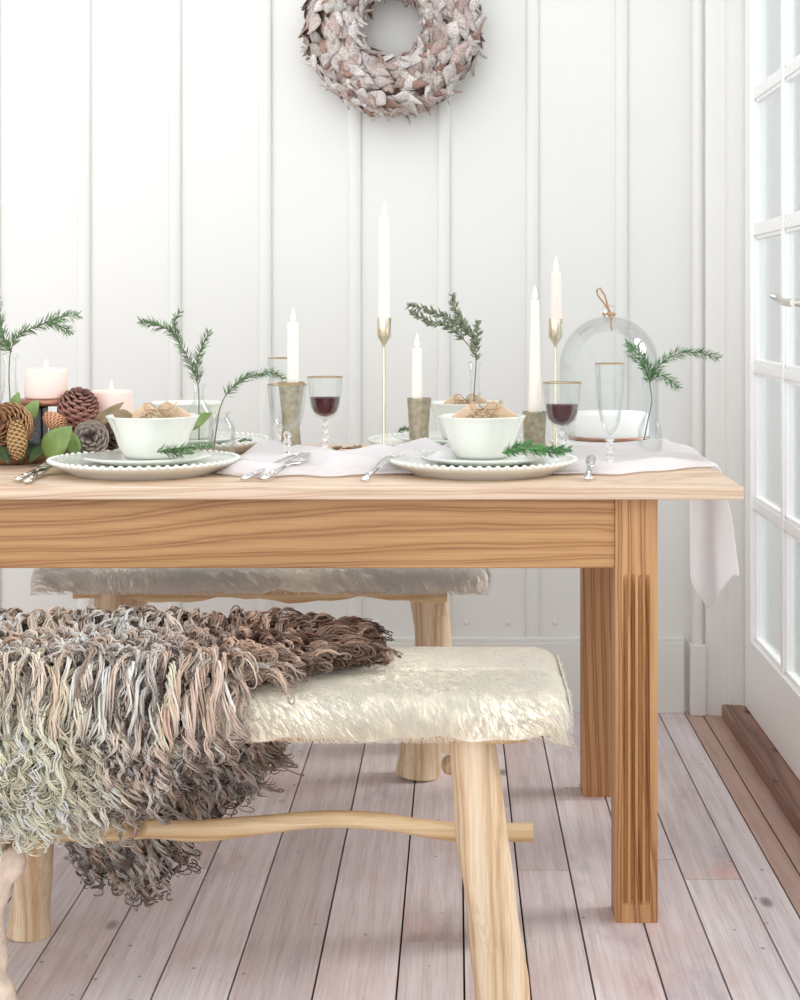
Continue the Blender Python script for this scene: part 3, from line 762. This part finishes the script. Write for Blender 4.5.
sprig('arching fir sprig in the small glass jug, tip by the ivory candle',[[(214,448,D3),(217,425,D3),(221,405,D3),(230,390,D3),(243,380,D3),(258,374,D3),(272,373,D3),(283,378,D3)]],.014,950,bare={0:.36},flat=.2,mat='needle')
D4=3.25
sprig('grey-green leafy sprig in the tall bottle behind the parcel bowl',[[(475,420,D4),(474,395,D4),(476,365,D4),(475,345,D4),(466,330,D4),(452,320,D4),(438,314,D4),(422,308,D4),(408,306,D4)],[(470,336,D4),(460,318,D4),(453,303,D4),(452,295,D4)],[(474,350,D4),(477,335,D4),(478,322,D4)],[(474,352,D4),(462,338,D4),(448,326,D4),(432,322,D4),(412,313,D4)]],.0125,620,mat='needle2',bare={0:.28,3:.2},flat=.2,name='leafy_sprig',rad=.0022)
D5=3.22
sprig('fir sprig in the right-hand bottle beside the glass cloche',[[(644,440,D5),(648,420,D5),(652,400,D5),(650,382,D5),(657,368,D5),(672,356,D5),(690,352,D5),(706,354,D5),(719,358,D5)],[(650,382,D5),(645,368,D5),(637,358,D5),(628,351,D5)],[(652,380,D5),(646,362,D5),(638,350,D5),(626,343,D5)],[(653,378,D5),(664,376,D5),(674,384,D5),(678,388,D5)]],.014,950,bare={0:.36},flat=.55,mat='rosem')
D6=2.815
sprig('short fir sprig lying on the front left plates',[[(157,452,D6),(175,449,D6),(195,447,D6),(212,445,D6+.02)],[(165,452,D6),(180,453,D6-.01),(192,452,D6-.01)]],.0105,1300,mat='needle',cat='sprig',flat=0)
sprig('bright green sprig lying on the front right plates',[[(502,453,D6),(520,450,D6),(540,449,D6+.01),(570,449,D6+.03)],[(505,452,D6),(518,446,D6),(530,443,D6+.01)],[(528,449,D6),(548,452,D6),(562,453,D6)]],.012,1300,mat='rosem',flat=0)
sprig('little sprig on the far charger left of the bark candle holder',[[(398,432,3.22),(403,429,3.22),(410,428,3.22)]],.010,1200,mat='needle',flat=0)
sprig('small sprig beside the far left bowl',[[(238,441,3.3),(246,440,3.3),(252,441,3.3)]],.008,900,mat='needle',flat=0)

# ------------------------------------------------------------------ glassware
def bottle(px,D,R,H,label,neck=.011,kind='bottle',mat='glass',handle=False,z=TZ,neckfrac=.5,name='glass_bottle'):
    x=XX(px,D); t=thing(name,label,'bottle',(x,D,z),'glass bud vases')
    o=[(.0001,z+.0005),(R*.9,z+.0005),(R,z+.006),(R,z+H*neckfrac*.85),(R*.9,z+H*neckfrac),(neck*1.15,z+H*(neckfrac+.16)),(neck,z+H*.78),(neck,z+H*.95),(neck*1.35,z+H*.97),(neck*1.35,z+H)]
    i=[(neck*1.1,z+H),(neck-.0015,z+H*.95),(neck-.0015,z+H*.78),(neck*1.15-.0018,z+H*(neckfrac+.16)),(R*.9-.002,z+H*neckfrac),(R-.002,z+H*neckfrac*.85),(R-.002,z+.010),(R*.7,z+.006),(.0001,z+.006)]
    b=MB(); b.lathe(o+i,x,D,36); b.build('glass_body',M[mat],parent=t,angle=60)
    if handle:
        b=MB(); b.tube([(x-R*.95,D,z+H*.35),(x-R*1.4,D,z+H*.4),(x-R*1.45,D,z+H*.6),(x-neck,D,z+H*.8)],.003,8); b.build('handle',M[mat],parent=t)
bottle(10,D1,.030,.215,'clear glass bottle at the far left holding a fir sprig',.013)
bottle(199,D2,.031,.150,'clear round-shouldered bottle behind the front left bowl',.011,neckfrac=.6)
bottle(222,3.13,.027,.098,'small clear glass jug with handle right of the front left bowl',.013,handle=True,neckfrac=.72,name='glass_jug')
bottle(475,D4,.025,.195,'tall slim clear bottle behind the front right bowl',.010,neckfrac=.35)
bottle(650,D5,.025,.150,'clear bottle between the cloche and the table end',.009,neckfrac=.42)

def stemglass(px,D,label,H=.16,R=.038,wine=False,flute=False,z=TZ,cat='glass',name='wine_glass'):
    x=XX(px,D); t=thing(name,label,cat,(x,D,z),'champagne flutes' if flute else 'knopped wine glasses')
    bh = H*.56 if not flute else H*.68; zb=z+H-bh
    if flute: prof=[(.004,0),(.010,.03),(.017,.12),(.022,.3),(.026,.6),(.0285,1.0)]
    else: prof=[(.006,0),(.018,.045),(.027,.14),(.0315,.30),(.0345,.55),(R,1.0)]
    outer=[(r,zb+q*bh) for r,q in prof]; inner=[(max(.0005,r-.0013),zb+.004+q*(bh-.004)) for r,q in prof][::-1]
    b=MB(); b.lathe([(.0001,zb)]+outer+inner+[(.0001,zb+.004)],x,D,44); gb=b.build('bowl',M['glass'],parent=t,angle=60)
    # knopped stem
    hs=zb-z; st=[(.0001,.0)]
    ks=MB(); pr=[(.033,z+.0006),(.034,z+.0022),(.026,z+.004),(.010,z+.008)]
    nk=4 if not flute else 3
    m=36
    for i in range(m+1):
        q=i/m; zz=z+.010+(hs-.010)*q; r=.0042+.0052*abs(math.sin(q*PI*nk))**1.5*(1-.25*q); pr.append((r,zz))
    ks.lathe([(.0001,z+.0006)]+pr+[(.0001,zb+.0005)],x,D,28); ks.build('stem',M['solid_glass'],parent=t)
    b=MB(); b.tube([(x+(prof[-1][0]-.0006)*math.cos(a),D+(prof[-1][0]-.0006)*math.sin(a),z+H) for a in [2*PI*k/44 for k in range(45)]],.0011,6,False); b.build('gilt_rim',M['gold'],parent=gb)
    if wine:
        fr=.50; wp=[]
        for i in range(14):
            q=fr*i/13; r=np.interp(q,[p[1] for p in prof],[p[0] for p in prof])-.002; wp.append((max(.001,float(r)),zb+.006+q*(bh-.006)))
        b=MB(); b.lathe([(.0001,zb+.006)]+wp+[(.0001,wp[-1][1])],x,D,36); o=b.build('red_wine',M['wine'],parent=t); o['label']='dark red wine'
stemglass(287,2.985,'empty wine glass with gilt rim in front of the mottled candle holder')
stemglass(325,3.3,'glass of red wine left of the tallest candlestick',wine=True)
stemglass(562,3.055,'glass of red wine right of the front right bowl',wine=True)
stemglass(281,3.3,'tall flute mostly hidden behind the left ivory candle',H=.2,flute=True,name='champagne_flute')
stemglass(610,2.985,'empty champagne flute in front of the glass cloche',H=.2,flute=True,name='champagne_flute')

# ------------------------------------------------------------------ candles
def flame_at(par,x,y,z,h=.022):
    b=MB(); b.tube([(x,y,z-.001),(x+.0005,y,z+.006)],.0008,6); wk=b.build('wick',M['wick'],parent=par)
    b=MB(); b.lathe([(.0003,z+.003),(.0032,z+.006),(.0045,z+.010),(.0036,z+h*.6),(.0016,z+h*.85),(.0002,z+h+.003)],x,y,12); o=b.build('flame',M['flame'],parent=wk); o['label']='lit flame'
def candle(px,D,z0,z1,r0,r1,label,mat='wax',grp='ivory dinner candles',name='dinner_candle',dx=0,fh=.028):
    x=XX(px,D); t=thing(name,label,'candle',(x,D,z0),grp); b=MB(); n=12
    pr=[(.0001,z0)]+[(r0+(r1-r0)*i/n,z0+(z1-.004-z0)*i/n) for i in range(n+1)]+[(r1*.92,z1-.001),(r1*.7,z1),(r1*.5,z1-.002),(.0001,z1-.003)]
    b.lathe(pr,x,D,28); b.build('wax',M[mat],parent=t); flame_at(t,x,D,z1-.002,fh)
    return t
def hourglass(px,D,z1,rt,rw,rb_,label,z=TZ,wall=.0025):
    x=XX(px,D); b=MB(); H=z1-z
    out=[(.0001,z+.0005),(rb_,z+.0005),(rb_*.97,z+H*.08),((rb_+rw)/2,z+H*.2),(rw,z+H*.42),(rw*1.03,z+H*.55),((rt+rw)/2,z+H*.8),(rt,z+H)]
    inn=[(rt-wall,z+H),(rw,z+H*.86),(.0125,z+H*.80),(.0001,z+H*.80)]
    b.lathe(out+inn,x,D,40,lambda a,i:1+.012*math.sin(5*a+i))
    tag(b.build('candle_holder',M['mercury'],origin=(x,D,z),angle=50),label,'candle holder','mottled candle holders')
hourglass(291,3.105,.917,.0265,.0175,.0235,'tall mottled goblet-shaped holder behind the empty wine glass')
candle(293,3.105,.886,1.036,.0118,.0112,'ivory candle in the tallest mottled holder, left of centre')
hourglass(419,3.12,.884,.0245,.0195,.0205,'mottled green-grey candle holder beside the far right bowl')
candle(417,3.12,.860,.984,.0112,.0095,'short burnt-down ivory candle right of the tallest candlestick')
hourglass(534.5,3.12,.857,.0245,.0215,.0225,'mottled grey candle holder left of the right wine glass')
candle(535,3.12,.837,1.080,.0140,.0085,'tall tapered ivory candle behind the front right bowl')
def candlestick(px,D,ztop,label,z=TZ,grp='slim brass candlesticks'):
    x=XX(px,D); b=MB()
    b.lathe([(.0001,z+.0006),(.034,z+.0006),(.034,z+.003),(.030,z+.004),(.008,z+.0065),(.0036,z+.012),(.0030,ztop-.062),(.0036,ztop-.054),(.0125,ztop-.040),(.0145,ztop-.036),(.0145,ztop),(.0128,ztop),(.0126,ztop-.022),(.0001,ztop-.022)],x,D,36)
    tag(b.build('candlestick',M['brass'],origin=(x,D,z),angle=45),label,'candlestick',grp)
candlestick(384,3.17,1.044,'slim brass candlestick with the tallest candle')
candle(384,3.17,1.0225,1.252,.0118,.0105,'tallest ivory candle, in the slim brass candlestick at centre')
candlestick(555.5,3.22,1.042,'slim brass candlestick left of the glass cloche')
candle(556,3.22,1.0205,1.139,.0122,.0105,'pale pink dinner candle in the right brass candlestick',mat='wax_pink',fh=.03)

# ------------------------------------------------------------------ cloche, cake, stand
cx,cd=XX(609,3.38),3.38
b=MB(); b.lathe([(.0001,TZ+.002),(.09,TZ+.002),(.092,TZ+.008),(.10,TZ+.012),(.128,TZ+.014),(.130,TZ+.018),(.128,TZ+.022),(.0001,TZ+.022)],cx,cd,56)
tag(b.build('cake_stand',M['ceramic'],origin=(cx,cd,TZ)),'low round white stand carrying the cake and cloche','stand')
ck=thing('cake','white iced round cake under the glass cloche','cake',(cx,cd,TZ+.022))
b=MB(); b.lathe([(.0001,TZ+.0225),(.084,TZ+.0225),(.086,TZ+.028),(.086,TZ+.075),(.082,TZ+.080),(.0001,TZ+.081)],cx,cd,48); b.build('icing',M['cake'],parent=ck)
b=MB(); b.lathe([(.0855,TZ+.0228),(.0885,TZ+.0228),(.0885,TZ+.030),(.0855,TZ+.030),(.0855,TZ+.0228)],cx,cd,48); o=b.build('ribbon',M['copper'],parent=ck); o['label']='brown band round the foot'
cl=thing('glass_cloche','clear glass dome cloche with rope loop on top','cloche',(cx,cd,TZ+.022))
zc=TZ+.0225; R=.107; zt=1.066-(316-307)*3.38/F; Hc=zt-zc; pr=[]
pr.append((R+.004,zc)); pr.append((R+.004,zc+.004)); pr.append((R,zc+.007)); cyl=Hc-R*1.0
for i in range(4): pr.append((R,zc+.01+(cyl-.01)*i/3))
for i in range(1,15):
    a=PI/2*i/15; pr.append((R*math.cos(a),zc+cyl+R*math.sin(a)*1.0))
inn=[(max(.001,r-.0022),z_-.0022 if i>8 else z_) for i,(r,z_) in enumerate(pr)][::-1]
b=MB(); b.lathe(pr+[(.011,zt)]+inn[:-2]+[(R,zc)],cx,cd,60); b.build('dome',M['glass'],parent=cl,angle=60)
b=MB(); b.lathe([(.0001,zt-.004),(.009,zt-.004),(.008,zt+.004),(.013,zt+.010),(.0145,zt+.016),(.012,zt+.022),(.0001,zt+.024)],cx,cd,24); b.build('knob',M['glass'],parent=cl)
b=MB(); T0=Vector((cx,cd,zt+.004))
b.tube([T0+Vector((.013*math.cos(a),.013*math.sin(a),.002*math.sin(3*a))) for a in [2*PI*k/20*2.0 for k in range(21)]],.0028,8)
b.tube([T0+Vector(p) for p in ((.0,-.013,0),(-.004,-.014,.018),(-.010,-.012,.040),(-.020,-.008,.056),(-.027,-.004,.052),(-.024,-.002,.040),(-.010,-.006,.022),(.002,-.012,.004))],.0022,8)
b.tube([T0+Vector(p) for p in ((0,-.014,0),(.003,-.022,-.012),(.001,-.026,-.026),(.004,-.027,-.034))],.0022,8)
b.ball(T0+Vector((0,-.015,0)),.006,8)
b.build('rope_loop',M['twine'],parent=cl)

# ------------------------------------------------------------------ cutlery
def cutlery(name,label,pa,pb,kind,grp,mat='silver'):
    """pa=handle end, pb=working end (x,y on the table, z)"""
    A=Vector(pa); B=Vector(pb); d=(B-A).normalized(); sd=Vector((0,0,1)).cross(d).normalized(); up=d.cross(sd); L=(B-A).length
    t=thing(name,label,name.replace('_',' ').split()[-1],A,grp)
    n=14; q=[]
    for i in range(n+1):
        u=i/n; r=.0062-.0036*u+.0020*abs(math.sin(u*10+.6))*(1-u); q.append((A+d*L*.5*u+up*.004,r))
    b=MB()
    def strip(pts,ws,th=.0012):
        vs=[]
        for p,w in zip(pts,ws): vs+=[p-sd*w-up*th,p+sd*w-up*th,p+sd*w+up*th,p-sd*w+up*th]
        fs=[]; m=len(pts)
        for i in range(m-1):
            a=i*4
            for k in range(4): fs.append((a+k,a+(k+1)%4,a+4+(k+1)%4,a+4+k))
        fs+=[(3,2,1,0),((m-1)*4,(m-1)*4+1,(m-1)*4+2,(m-1)*4+3)]
        b.add(vs,fs)
    P=lambda u,z=.004,s=0:A+d*L*u+up*z+sd*s
    strip([P(.0),P(.02),P(.07),P(.14),P(.22),P(.34),P(.5)],[.0045,.0075,.0070,.0048,.0060,.0036,.0030],.0022)
    b.ball(P(.035,.006),.0038,6); b.ball(P(.22,.006),.0034,6); b.ball(P(.12,.0055),.0026,6)
    b.build('handle',M[mat],parent=t); b=MB()
    if kind=='fork':
        strip([P(.49),P(.6),P(.68,.002),P(.74,.001),P(.78,.0015)],[.003,.0025,.005,.011,.012])
        for s in (-.0095,-.0032,.0032,.0095): strip([P(.775,.0015,s),P(.88,.003,s),P(1.0,.009,s*.9)],[.0019,.0017,.0008],.0009)
        b.build('tines',M[mat],parent=t)
    elif kind=='knife':
        strip([P(.49),P(.56),P(.7),P(.88),P(.96),P(1.0)],[.003,.007,.009,.009,.007,.001],.0009); b.build('blade',M[mat],parent=t)
    else:
        strip([P(.49),P(.66)],[.003,.0024])
        vs=[];n=10
        for i in range(n+1):
            for j in range(n+1):
                u=-1+2*i/n; v=-1+2*j/n; e=math.sqrt(max(0,1-v*v*.98)); uu=u*math.sqrt(1-.5*v*v); vv=v*math.sqrt(1-.5*u*u); r2=uu*uu+vv*vv
                vs.append(P(.82)+d*L*.18*uu+sd*.020*vv+up*(-.006*(1-min(1,r2))+.004))
        b.add(vs,[(i*(n+1)+j,(i+1)*(n+1)+j,(i+1)*(n+1)+j+1,i*(n+1)+j+1) for i in range(n) for j in range(n)])
        o=b.build('spoon_bowl',M[mat],parent=t); mm=o.modifiers.new('t','SOLIDIFY'); mm.thickness=.001
def UP(px,py,dx,dy=.16,dz=.026):
    a=TP(px,py); return a,(a[0]+dx,a[1]+dy,a[2]+dz)
def TP(px,py): D=F*(CH-TZ)/(py-CY); return ((px-CX)*D/F,D,TZ+.002)
cutlery('fork','silver fork lying at the far left beside the front left charger',TP(17,483),tuple(W(52,464,2.90)),'fork','silver cutlery')
cutlery('knife','silver knife under the fork at the far left',TP(27,485),tuple(W(46,470,2.88)),'knife','silver cutlery')
M['crystal']=plain('polished_silver',srgb(226,226,228),.12,metal=1,noise=300,amt=.2,bump=.5)
cutlery('knife','ornate silver knife left of the empty wine glass foot',*UP(243,482,.075),'knife','silver cutlery','crystal')
cutlery('fork','ornate silver fork nearest the empty wine glass foot',*UP(263,482,.06),'fork','silver cutlery','crystal')
cutlery('knife','silver knife left of the front right charger',*UP(364,483,.04),'knife','silver cutlery','crystal')
cutlery('knife','silver-handled knife right of the front right charger',*UP(588,482,.02),'knife','silver cutlery','crystal')
cutlery('dessert_spoon','bronze-toned spoon behind the crumpled linen, right of the red wine',(XX(362,3.27),3.25,TZ+.012),(XX(333,3.27),3.25,TZ+.008),'spoon','silver cutlery','bronze')

# ------------------------------------------------------------------ linen runner
mb=MB(); nu,nv=150,60; xs=[]; vs=[]
Ltop=.493+.44; r0=.010
def runner(u,v):                 # u = distance along, v in 0..1 across (0 = near edge)
    x=-.44+u; xt=min(x,.493)
    k=min(1,max(0,(xt+.02)/.35)); k=k*k*(3-2*k)
    y0=2.845+.045*math.sin(xt*8+1)*(1-k)+.018*math.sin(xt*37)*(1-k)+.008*math.sin(xt*60)+.14*k*max(0,(xt-.30)/.19)+.10*max(0,-.30-xt)*3; y1=3.20+.04*math.sin(xt*6)*(1-k)+.21*k
    y=y0+(y1-y0)*v
    fold=(.5+.5*math.sin(v*23+xt*9+2*math.sin(xt*5)))**2*.012+(.5+.5*math.sin(v*11-xt*17+1.3*math.sin(v*6)))**2*.009+(1-abs(math.sin(v*7+xt*13+1.5*math.sin(xt*7))))**2*.007+(1-abs(math.sin(v*9-xt*8)))**3*.005
    fold*= 1.55*(1-.55*k)
    bulge=.020*k*math.exp(-((v-.75)/.16)**2)*math.exp(-((xt-.44)/.12)**2)
    edge=min(1,v*14,(1-v)*14); endf=min(1,max(0,(xt+.44)*20)); endr=1-.8*min(1,max(0,(xt-.40)/.09))
    h=.0035+(fold*endr+bulge*(1-.6*min(1,max(0,(xt-.44)/.053))))*edge*endf
    y+= .012*math.sin(xt*21+v*5)*(1-k)
    if x<=.493: return (x,y,TZ+h)
    s=x-.493; a=min(PI/2,s/r0); dn=max(0,s-r0*PI/2)
    wave=.004*math.sin(v*11+dn*3+1)
    yy=y-(1-v)*.14*min(1.2,dn/.18)
    h*=max(0,1-dn/.05)
    return (.4955+r0*math.sin(a)+wave*min(1,dn/.08)+.006*min(1,dn/.08), yy, TZ+h-(r0)*(1-math.cos(a))-dn)
def drop(v): return np.interp(v,[0,.10,.62,1.0],[.172,.180,.297,.270])
for i in range(nu+1):
    for j in range(nv+1):
        v=j/nv; f=i/nu; Lt=.933
        u=f/.72*Lt if f<.72 else Lt+(f-.72)/.28*(float(drop(v))+r0*PI/2)
        vs.append(runner(u,v))
mb.add(vs,[(i*(nv+1)+j,(i+1)*(nv+1)+j,(i+1)*(nv+1)+j+1,i*(nv+1)+j+1) for i in range(nu) for j in range(nv)])
o=mb.build('linen_runner',M['linen'],origin=(0,3.05,TZ)); tag(o,'crumpled pale linen runner along the table, hanging over its right end','table runner')
m=o.modifiers.new('t','SOLIDIFY'); m.thickness=.0012; m.offset=1

# ------------------------------------------------------------------ pinecone centrepiece at the left
slab=MB(); n=24; vs=[]
for z,r in ((TZ+.001,.96),(TZ+.009,1.0),(TZ+.018,.97)):
    for k in range(n):
        a=2*PI*k/n; q=1+.05*math.sin(3*a)+.03*math.sin(7*a+1); vs.append((-.93+.155*r*q*math.cos(a),3.13+.11*r*q*math.sin(a),z))
slab.add(vs,[(i*n+k,i*n+(k+1)%n,(i+1)*n+(k+1)%n,(i+1)*n+k) for i in range(2) for k in range(n)]+[tuple(range(n))[::-1],tuple(2*n+k for k in range(n))])
tag(slab.build('wood_slab',M['bark'],origin=(-.93,3.13,TZ),bevel=.002),'rough brown wooden slab under the pinecones and pink candle','board')
SZ=TZ+.018
xk=XX(46,3.15)
ph_=thing('pedestal_holder','copper-topped candle pedestal with grey glitter block','candle holder',(xk,3.15,SZ))
b=MB(); b.lathe([(.0001,.868),(.050,.868),(.0535,.871),(.0535,.879),(.050,.8815),(.0001,.8815)],xk,3.15,40); b.build('copper_dish',M['copper'],parent=ph_)
b=MB(); b.box(xk-.036,xk-.006,3.135,3.165,SZ+.004,.862); b.build('glitter_block',M['glitter'],parent=ph_,smooth=False,bevel=.002)
b=MB(); b.box(xk-.041,xk-.037,3.13,3.17,SZ+.0005,.868); b.box(xk-.005,xk-.001,3.13,3.17,SZ+.0005,.868); b.box(xk-.041,xk-.001,3.13,3.17,SZ+.0005,SZ+.0035); b.box(xk-.041,xk-.001,3.13,3.17,.8625,.868); b.build('frame',M['dark_metal'],parent=ph_,smooth=False)
def pillar(px,D,z0,z1,R,label):
    x=XX(px,D); t=thing('pillar_candle',label,'candle',(x,D,z0),'pale pink pillar candles'); b=MB()
    b.lathe([(.0001,z0),(R*.98,z0),(R,z0+.003),(R,z1-.006),(R*.96,z1-.001),(R*.88,z1+.0005),(R*.75,z1-.004),(R*.3,z1-.009),(.0001,z1-.010)],x,D,44,lambda a,i:1+.012*math.sin(3*a+1)*(i in(4,5)))
    b.build('wax',M['wax_pink'],parent=t); flame_at(t,x,D,z1-.009,.026)
pillar(46,3.15,.8825,.942,.0425,'pink pillar candle on the copper pedestal')
pillar(111.5,3.2,TZ+.001,.895,.0425,'pink pillar candle among the pinecones, left of the front left bowl')
def cone(label,c,axis,L,R,c0,c1,n=90,open_=.5,sl=None):
    c=Vector(c); d=Vector(axis).normalized(); e1=d.cross(Vector((0,1,.1))).normalized(); e2=d.cross(e1)
    t=thing('pinecone',label,'pinecone',c,'pinecones by the candles'); b=MB(); sl=sl or R*.55
    prof=lambda u:R*(math.sin(PI*min(1,.12+.86*u))**.6)
    core=MB(); m=12
    vs=[]
    core.tube([c+d*L*(i/m-.5) for i in range(m+1)],[max(.001,prof(i/m)*.62) for i in range(m+1)],12,True)
    core.build('core',plain('cone_core',tuple(x*.5 for x in c0[:3])+(1,),.8),parent=t)
    for k in range(n):
        u=(k+.5)/n; a=k*2.39996; r=prof(u)
        o=e1*math.cos(a)+e2*math.sin(a); sd=d.cross(o)
        p=c+d*L*(u-.5)+o*r*.5; dr=(o*(.55+open_)+d*(.75-open_*.6)).normalized(); up=sd.cross(dr).normalized()
        s_=sl*(.6+.55*math.sin(PI*u)); w=s_*.62; vs=[]
        for i,(q,ww,hh) in enumerate(((0,.45,0),(.45,.9,.04),(.8,1.0,.12),(1.0,.35,.28))):
            for v in (-1,0,1): vs.append(p+dr*s_*q+sd*w*ww*v*.9+up*(-s_*hh*1.0+(0.10*s_ if v==0 else 0)))
        base=[vv-up*s_*.14 for vv in vs]
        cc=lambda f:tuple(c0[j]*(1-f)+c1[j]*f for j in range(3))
        o_=len(b.v)
        allv=vs+base; F_=[(i*3+j,i*3+j+1,i*3+j+4,i*3+j+3) for i in range(3) for j in range(2)]
        F_+=[tuple(12+x for x in reversed(f)) for f in F_]+[(9,10,22,21),(10,11,23,22),(0,3,15,12),(3,6,18,15),(6,9,21,18),(2,14,17,5),(5,17,20,8),(8,20,23,11)]
        b.add(allv,F_)
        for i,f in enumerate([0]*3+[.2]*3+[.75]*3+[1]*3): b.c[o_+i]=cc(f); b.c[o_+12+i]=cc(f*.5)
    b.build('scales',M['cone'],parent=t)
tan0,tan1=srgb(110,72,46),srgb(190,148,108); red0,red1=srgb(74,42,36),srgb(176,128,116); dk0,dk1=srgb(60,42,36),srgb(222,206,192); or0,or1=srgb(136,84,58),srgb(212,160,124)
cone('large tan pinecone facing out at the far left',W(12,427,3.06),(-.3,-1,.25),.085,.052,tan0,tan1,130,.55,.022)
cone('slender light brown pinecone hanging down below the large tan one',W(17,438,2.98),(.12,-.2,-1),.075,.021,tan0,srgb(184,150,104),110,.3,.011)
cone('small orange pinecone beside the grey glitter block',W(54,421,3.06),(.8,-.4,-.45),.052,.020,or0,or1,100,.3,.010)
cone('large red-brown pinecone between the two pink candles',W(77,413,3.13),(.3,-.3,1),.085,.040,red0,red1,90,.6,.022)
cone('dark open pinecone with pale scale tips in front of the pillar candle',W(91,439,3.04),(.1,-1,.3),.045,.033,dk0,dk1,75,.85,.018)
cone('dark pinecone half hidden behind the front left charger',W(108,437,3.08),(.6,-.5,.3),.045,.024,dk0,srgb(130,104,92),60,.8,.015)
cone('small dark pinecone behind the copper pedestal',W(64,436,3.15),(-.2,-.4,1),.05,.026,red0,srgb(140,100,88),60,.7,.016)
def leaf(label,a,bv,hw,mat,curl=.15,nv=None):
    A=Vector(a); B=Vector(bv); o=leafshape(None,A,B-A,hw,M[mat],curl,origin=A,nv=nv); tag(o,label,'leaf','loose green leaves')
leaf('broad bright green leaf standing in front of the pinecones',W(46,458,3.0),W(72,426,2.99),.026,'leafG',.12)
leaf('broad green leaf overlapping behind the brightest leaf',W(78,457,3.01),W(66,430,3.03),.018,'leafG',.1)
leaf('green leaf pointing up above the large tan pinecone',W(14,412,3.1),W(19,392,3.1),.011,'leafG')
leaf('green leaf drooping under the copper dish',W(28,404,3.09),W(36,418,3.07),.022,'leafG',.2)
leaf('brown-green leaf leaning against the second pink candle',W(92,432,3.09),W(124,402,3.08),.012,'leafB',.15)
leaf('green leaf behind the front left charger rim',W(106,452,3.08),W(122,442,3.08),.010,'leafG')
leaf('green leaf tucked behind the front left bowl',W(184,431,3.09),W(212,413,3.1),.013,'leafG',.18)
rs=random.Random(3)
for k,(a,b_) in enumerate((((-5,462),(30,458)),((20,466),(52,456)),((0,455),(-14,464)),((30,468),(60,459)),((8,470),(-20,462)))):
    A=Vector(TP(*a)); B=Vector(TP(*b_)); A.z=TZ+.004+.002*k; B.z=TZ+.008+.002*k
    leaf(['long dark leaf flat on the table under the wooden slab','dark leaf whose tip nears the fork tines','dark leaf at the picture edge below the tan pinecones','dark leaf lying nearest the front left charger','dark green leaf lying furthest forward, left of the fork'][k],A,B,.016,'leafD',.12,nv=(0,-.1,1))

# ------------------------------------------------------------------ light and camera
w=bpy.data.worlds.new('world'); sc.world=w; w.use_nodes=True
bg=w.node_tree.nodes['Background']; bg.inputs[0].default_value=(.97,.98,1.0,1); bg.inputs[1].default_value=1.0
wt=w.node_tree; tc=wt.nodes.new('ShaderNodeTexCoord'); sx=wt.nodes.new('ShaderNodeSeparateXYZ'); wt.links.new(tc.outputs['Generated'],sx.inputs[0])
mr=wt.nodes.new('ShaderNodeMapRange'); mr.interpolation_type='SMOOTHSTEP'      # added fill: unseen background behind the viewer brightened to light front-facing surfaces
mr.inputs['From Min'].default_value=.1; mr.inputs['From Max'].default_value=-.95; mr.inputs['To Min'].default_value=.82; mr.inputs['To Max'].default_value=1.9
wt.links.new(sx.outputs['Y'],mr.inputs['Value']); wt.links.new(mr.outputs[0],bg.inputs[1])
sun=bpy.data.lights.new('sun','SUN'); sun.energy=2.2; sun.angle=math.radians(26); sun.color=(1,.97,.93)
so=bpy.data.objects.new('sun',sun); C.objects.link(so); so.location=(4,3.6,4)
dirv=Vector((-1,-.14,-.62)); so.rotation_euler=dirv.to_track_quat('-Z','Y').to_euler()
cam=bpy.data.cameras.new('camera'); co=bpy.data.objects.new('camera',cam); C.objects.link(co)
co.location=(0,0,CH); co.rotation_euler=(PI/2,0,0)
cam.sensor_fit='VERTICAL'; cam.sensor_height=36; cam.sensor_width=28.8; cam.lens=F/1000*36
cam.shift_x=-(CX-400)/1000; cam.shift_y=-(500-CY)/1000; cam.clip_start=.05
sc.camera=co
sc.cycles.transparent_max_bounces=32; sc.cycles.max_bounces=14; sc.cycles.diffuse_bounces=12; sc.cycles.glossy_bounces=6; sc.cycles.transmission_bounces=12
v=sc.view_settings; v.view_transform='Standard'; v.look='None'; v.gamma=1; v.exposure=.25; v.use_curve_mapping=False
for o in bpy.data.objects:
    if '_o' in o: del o['_o']
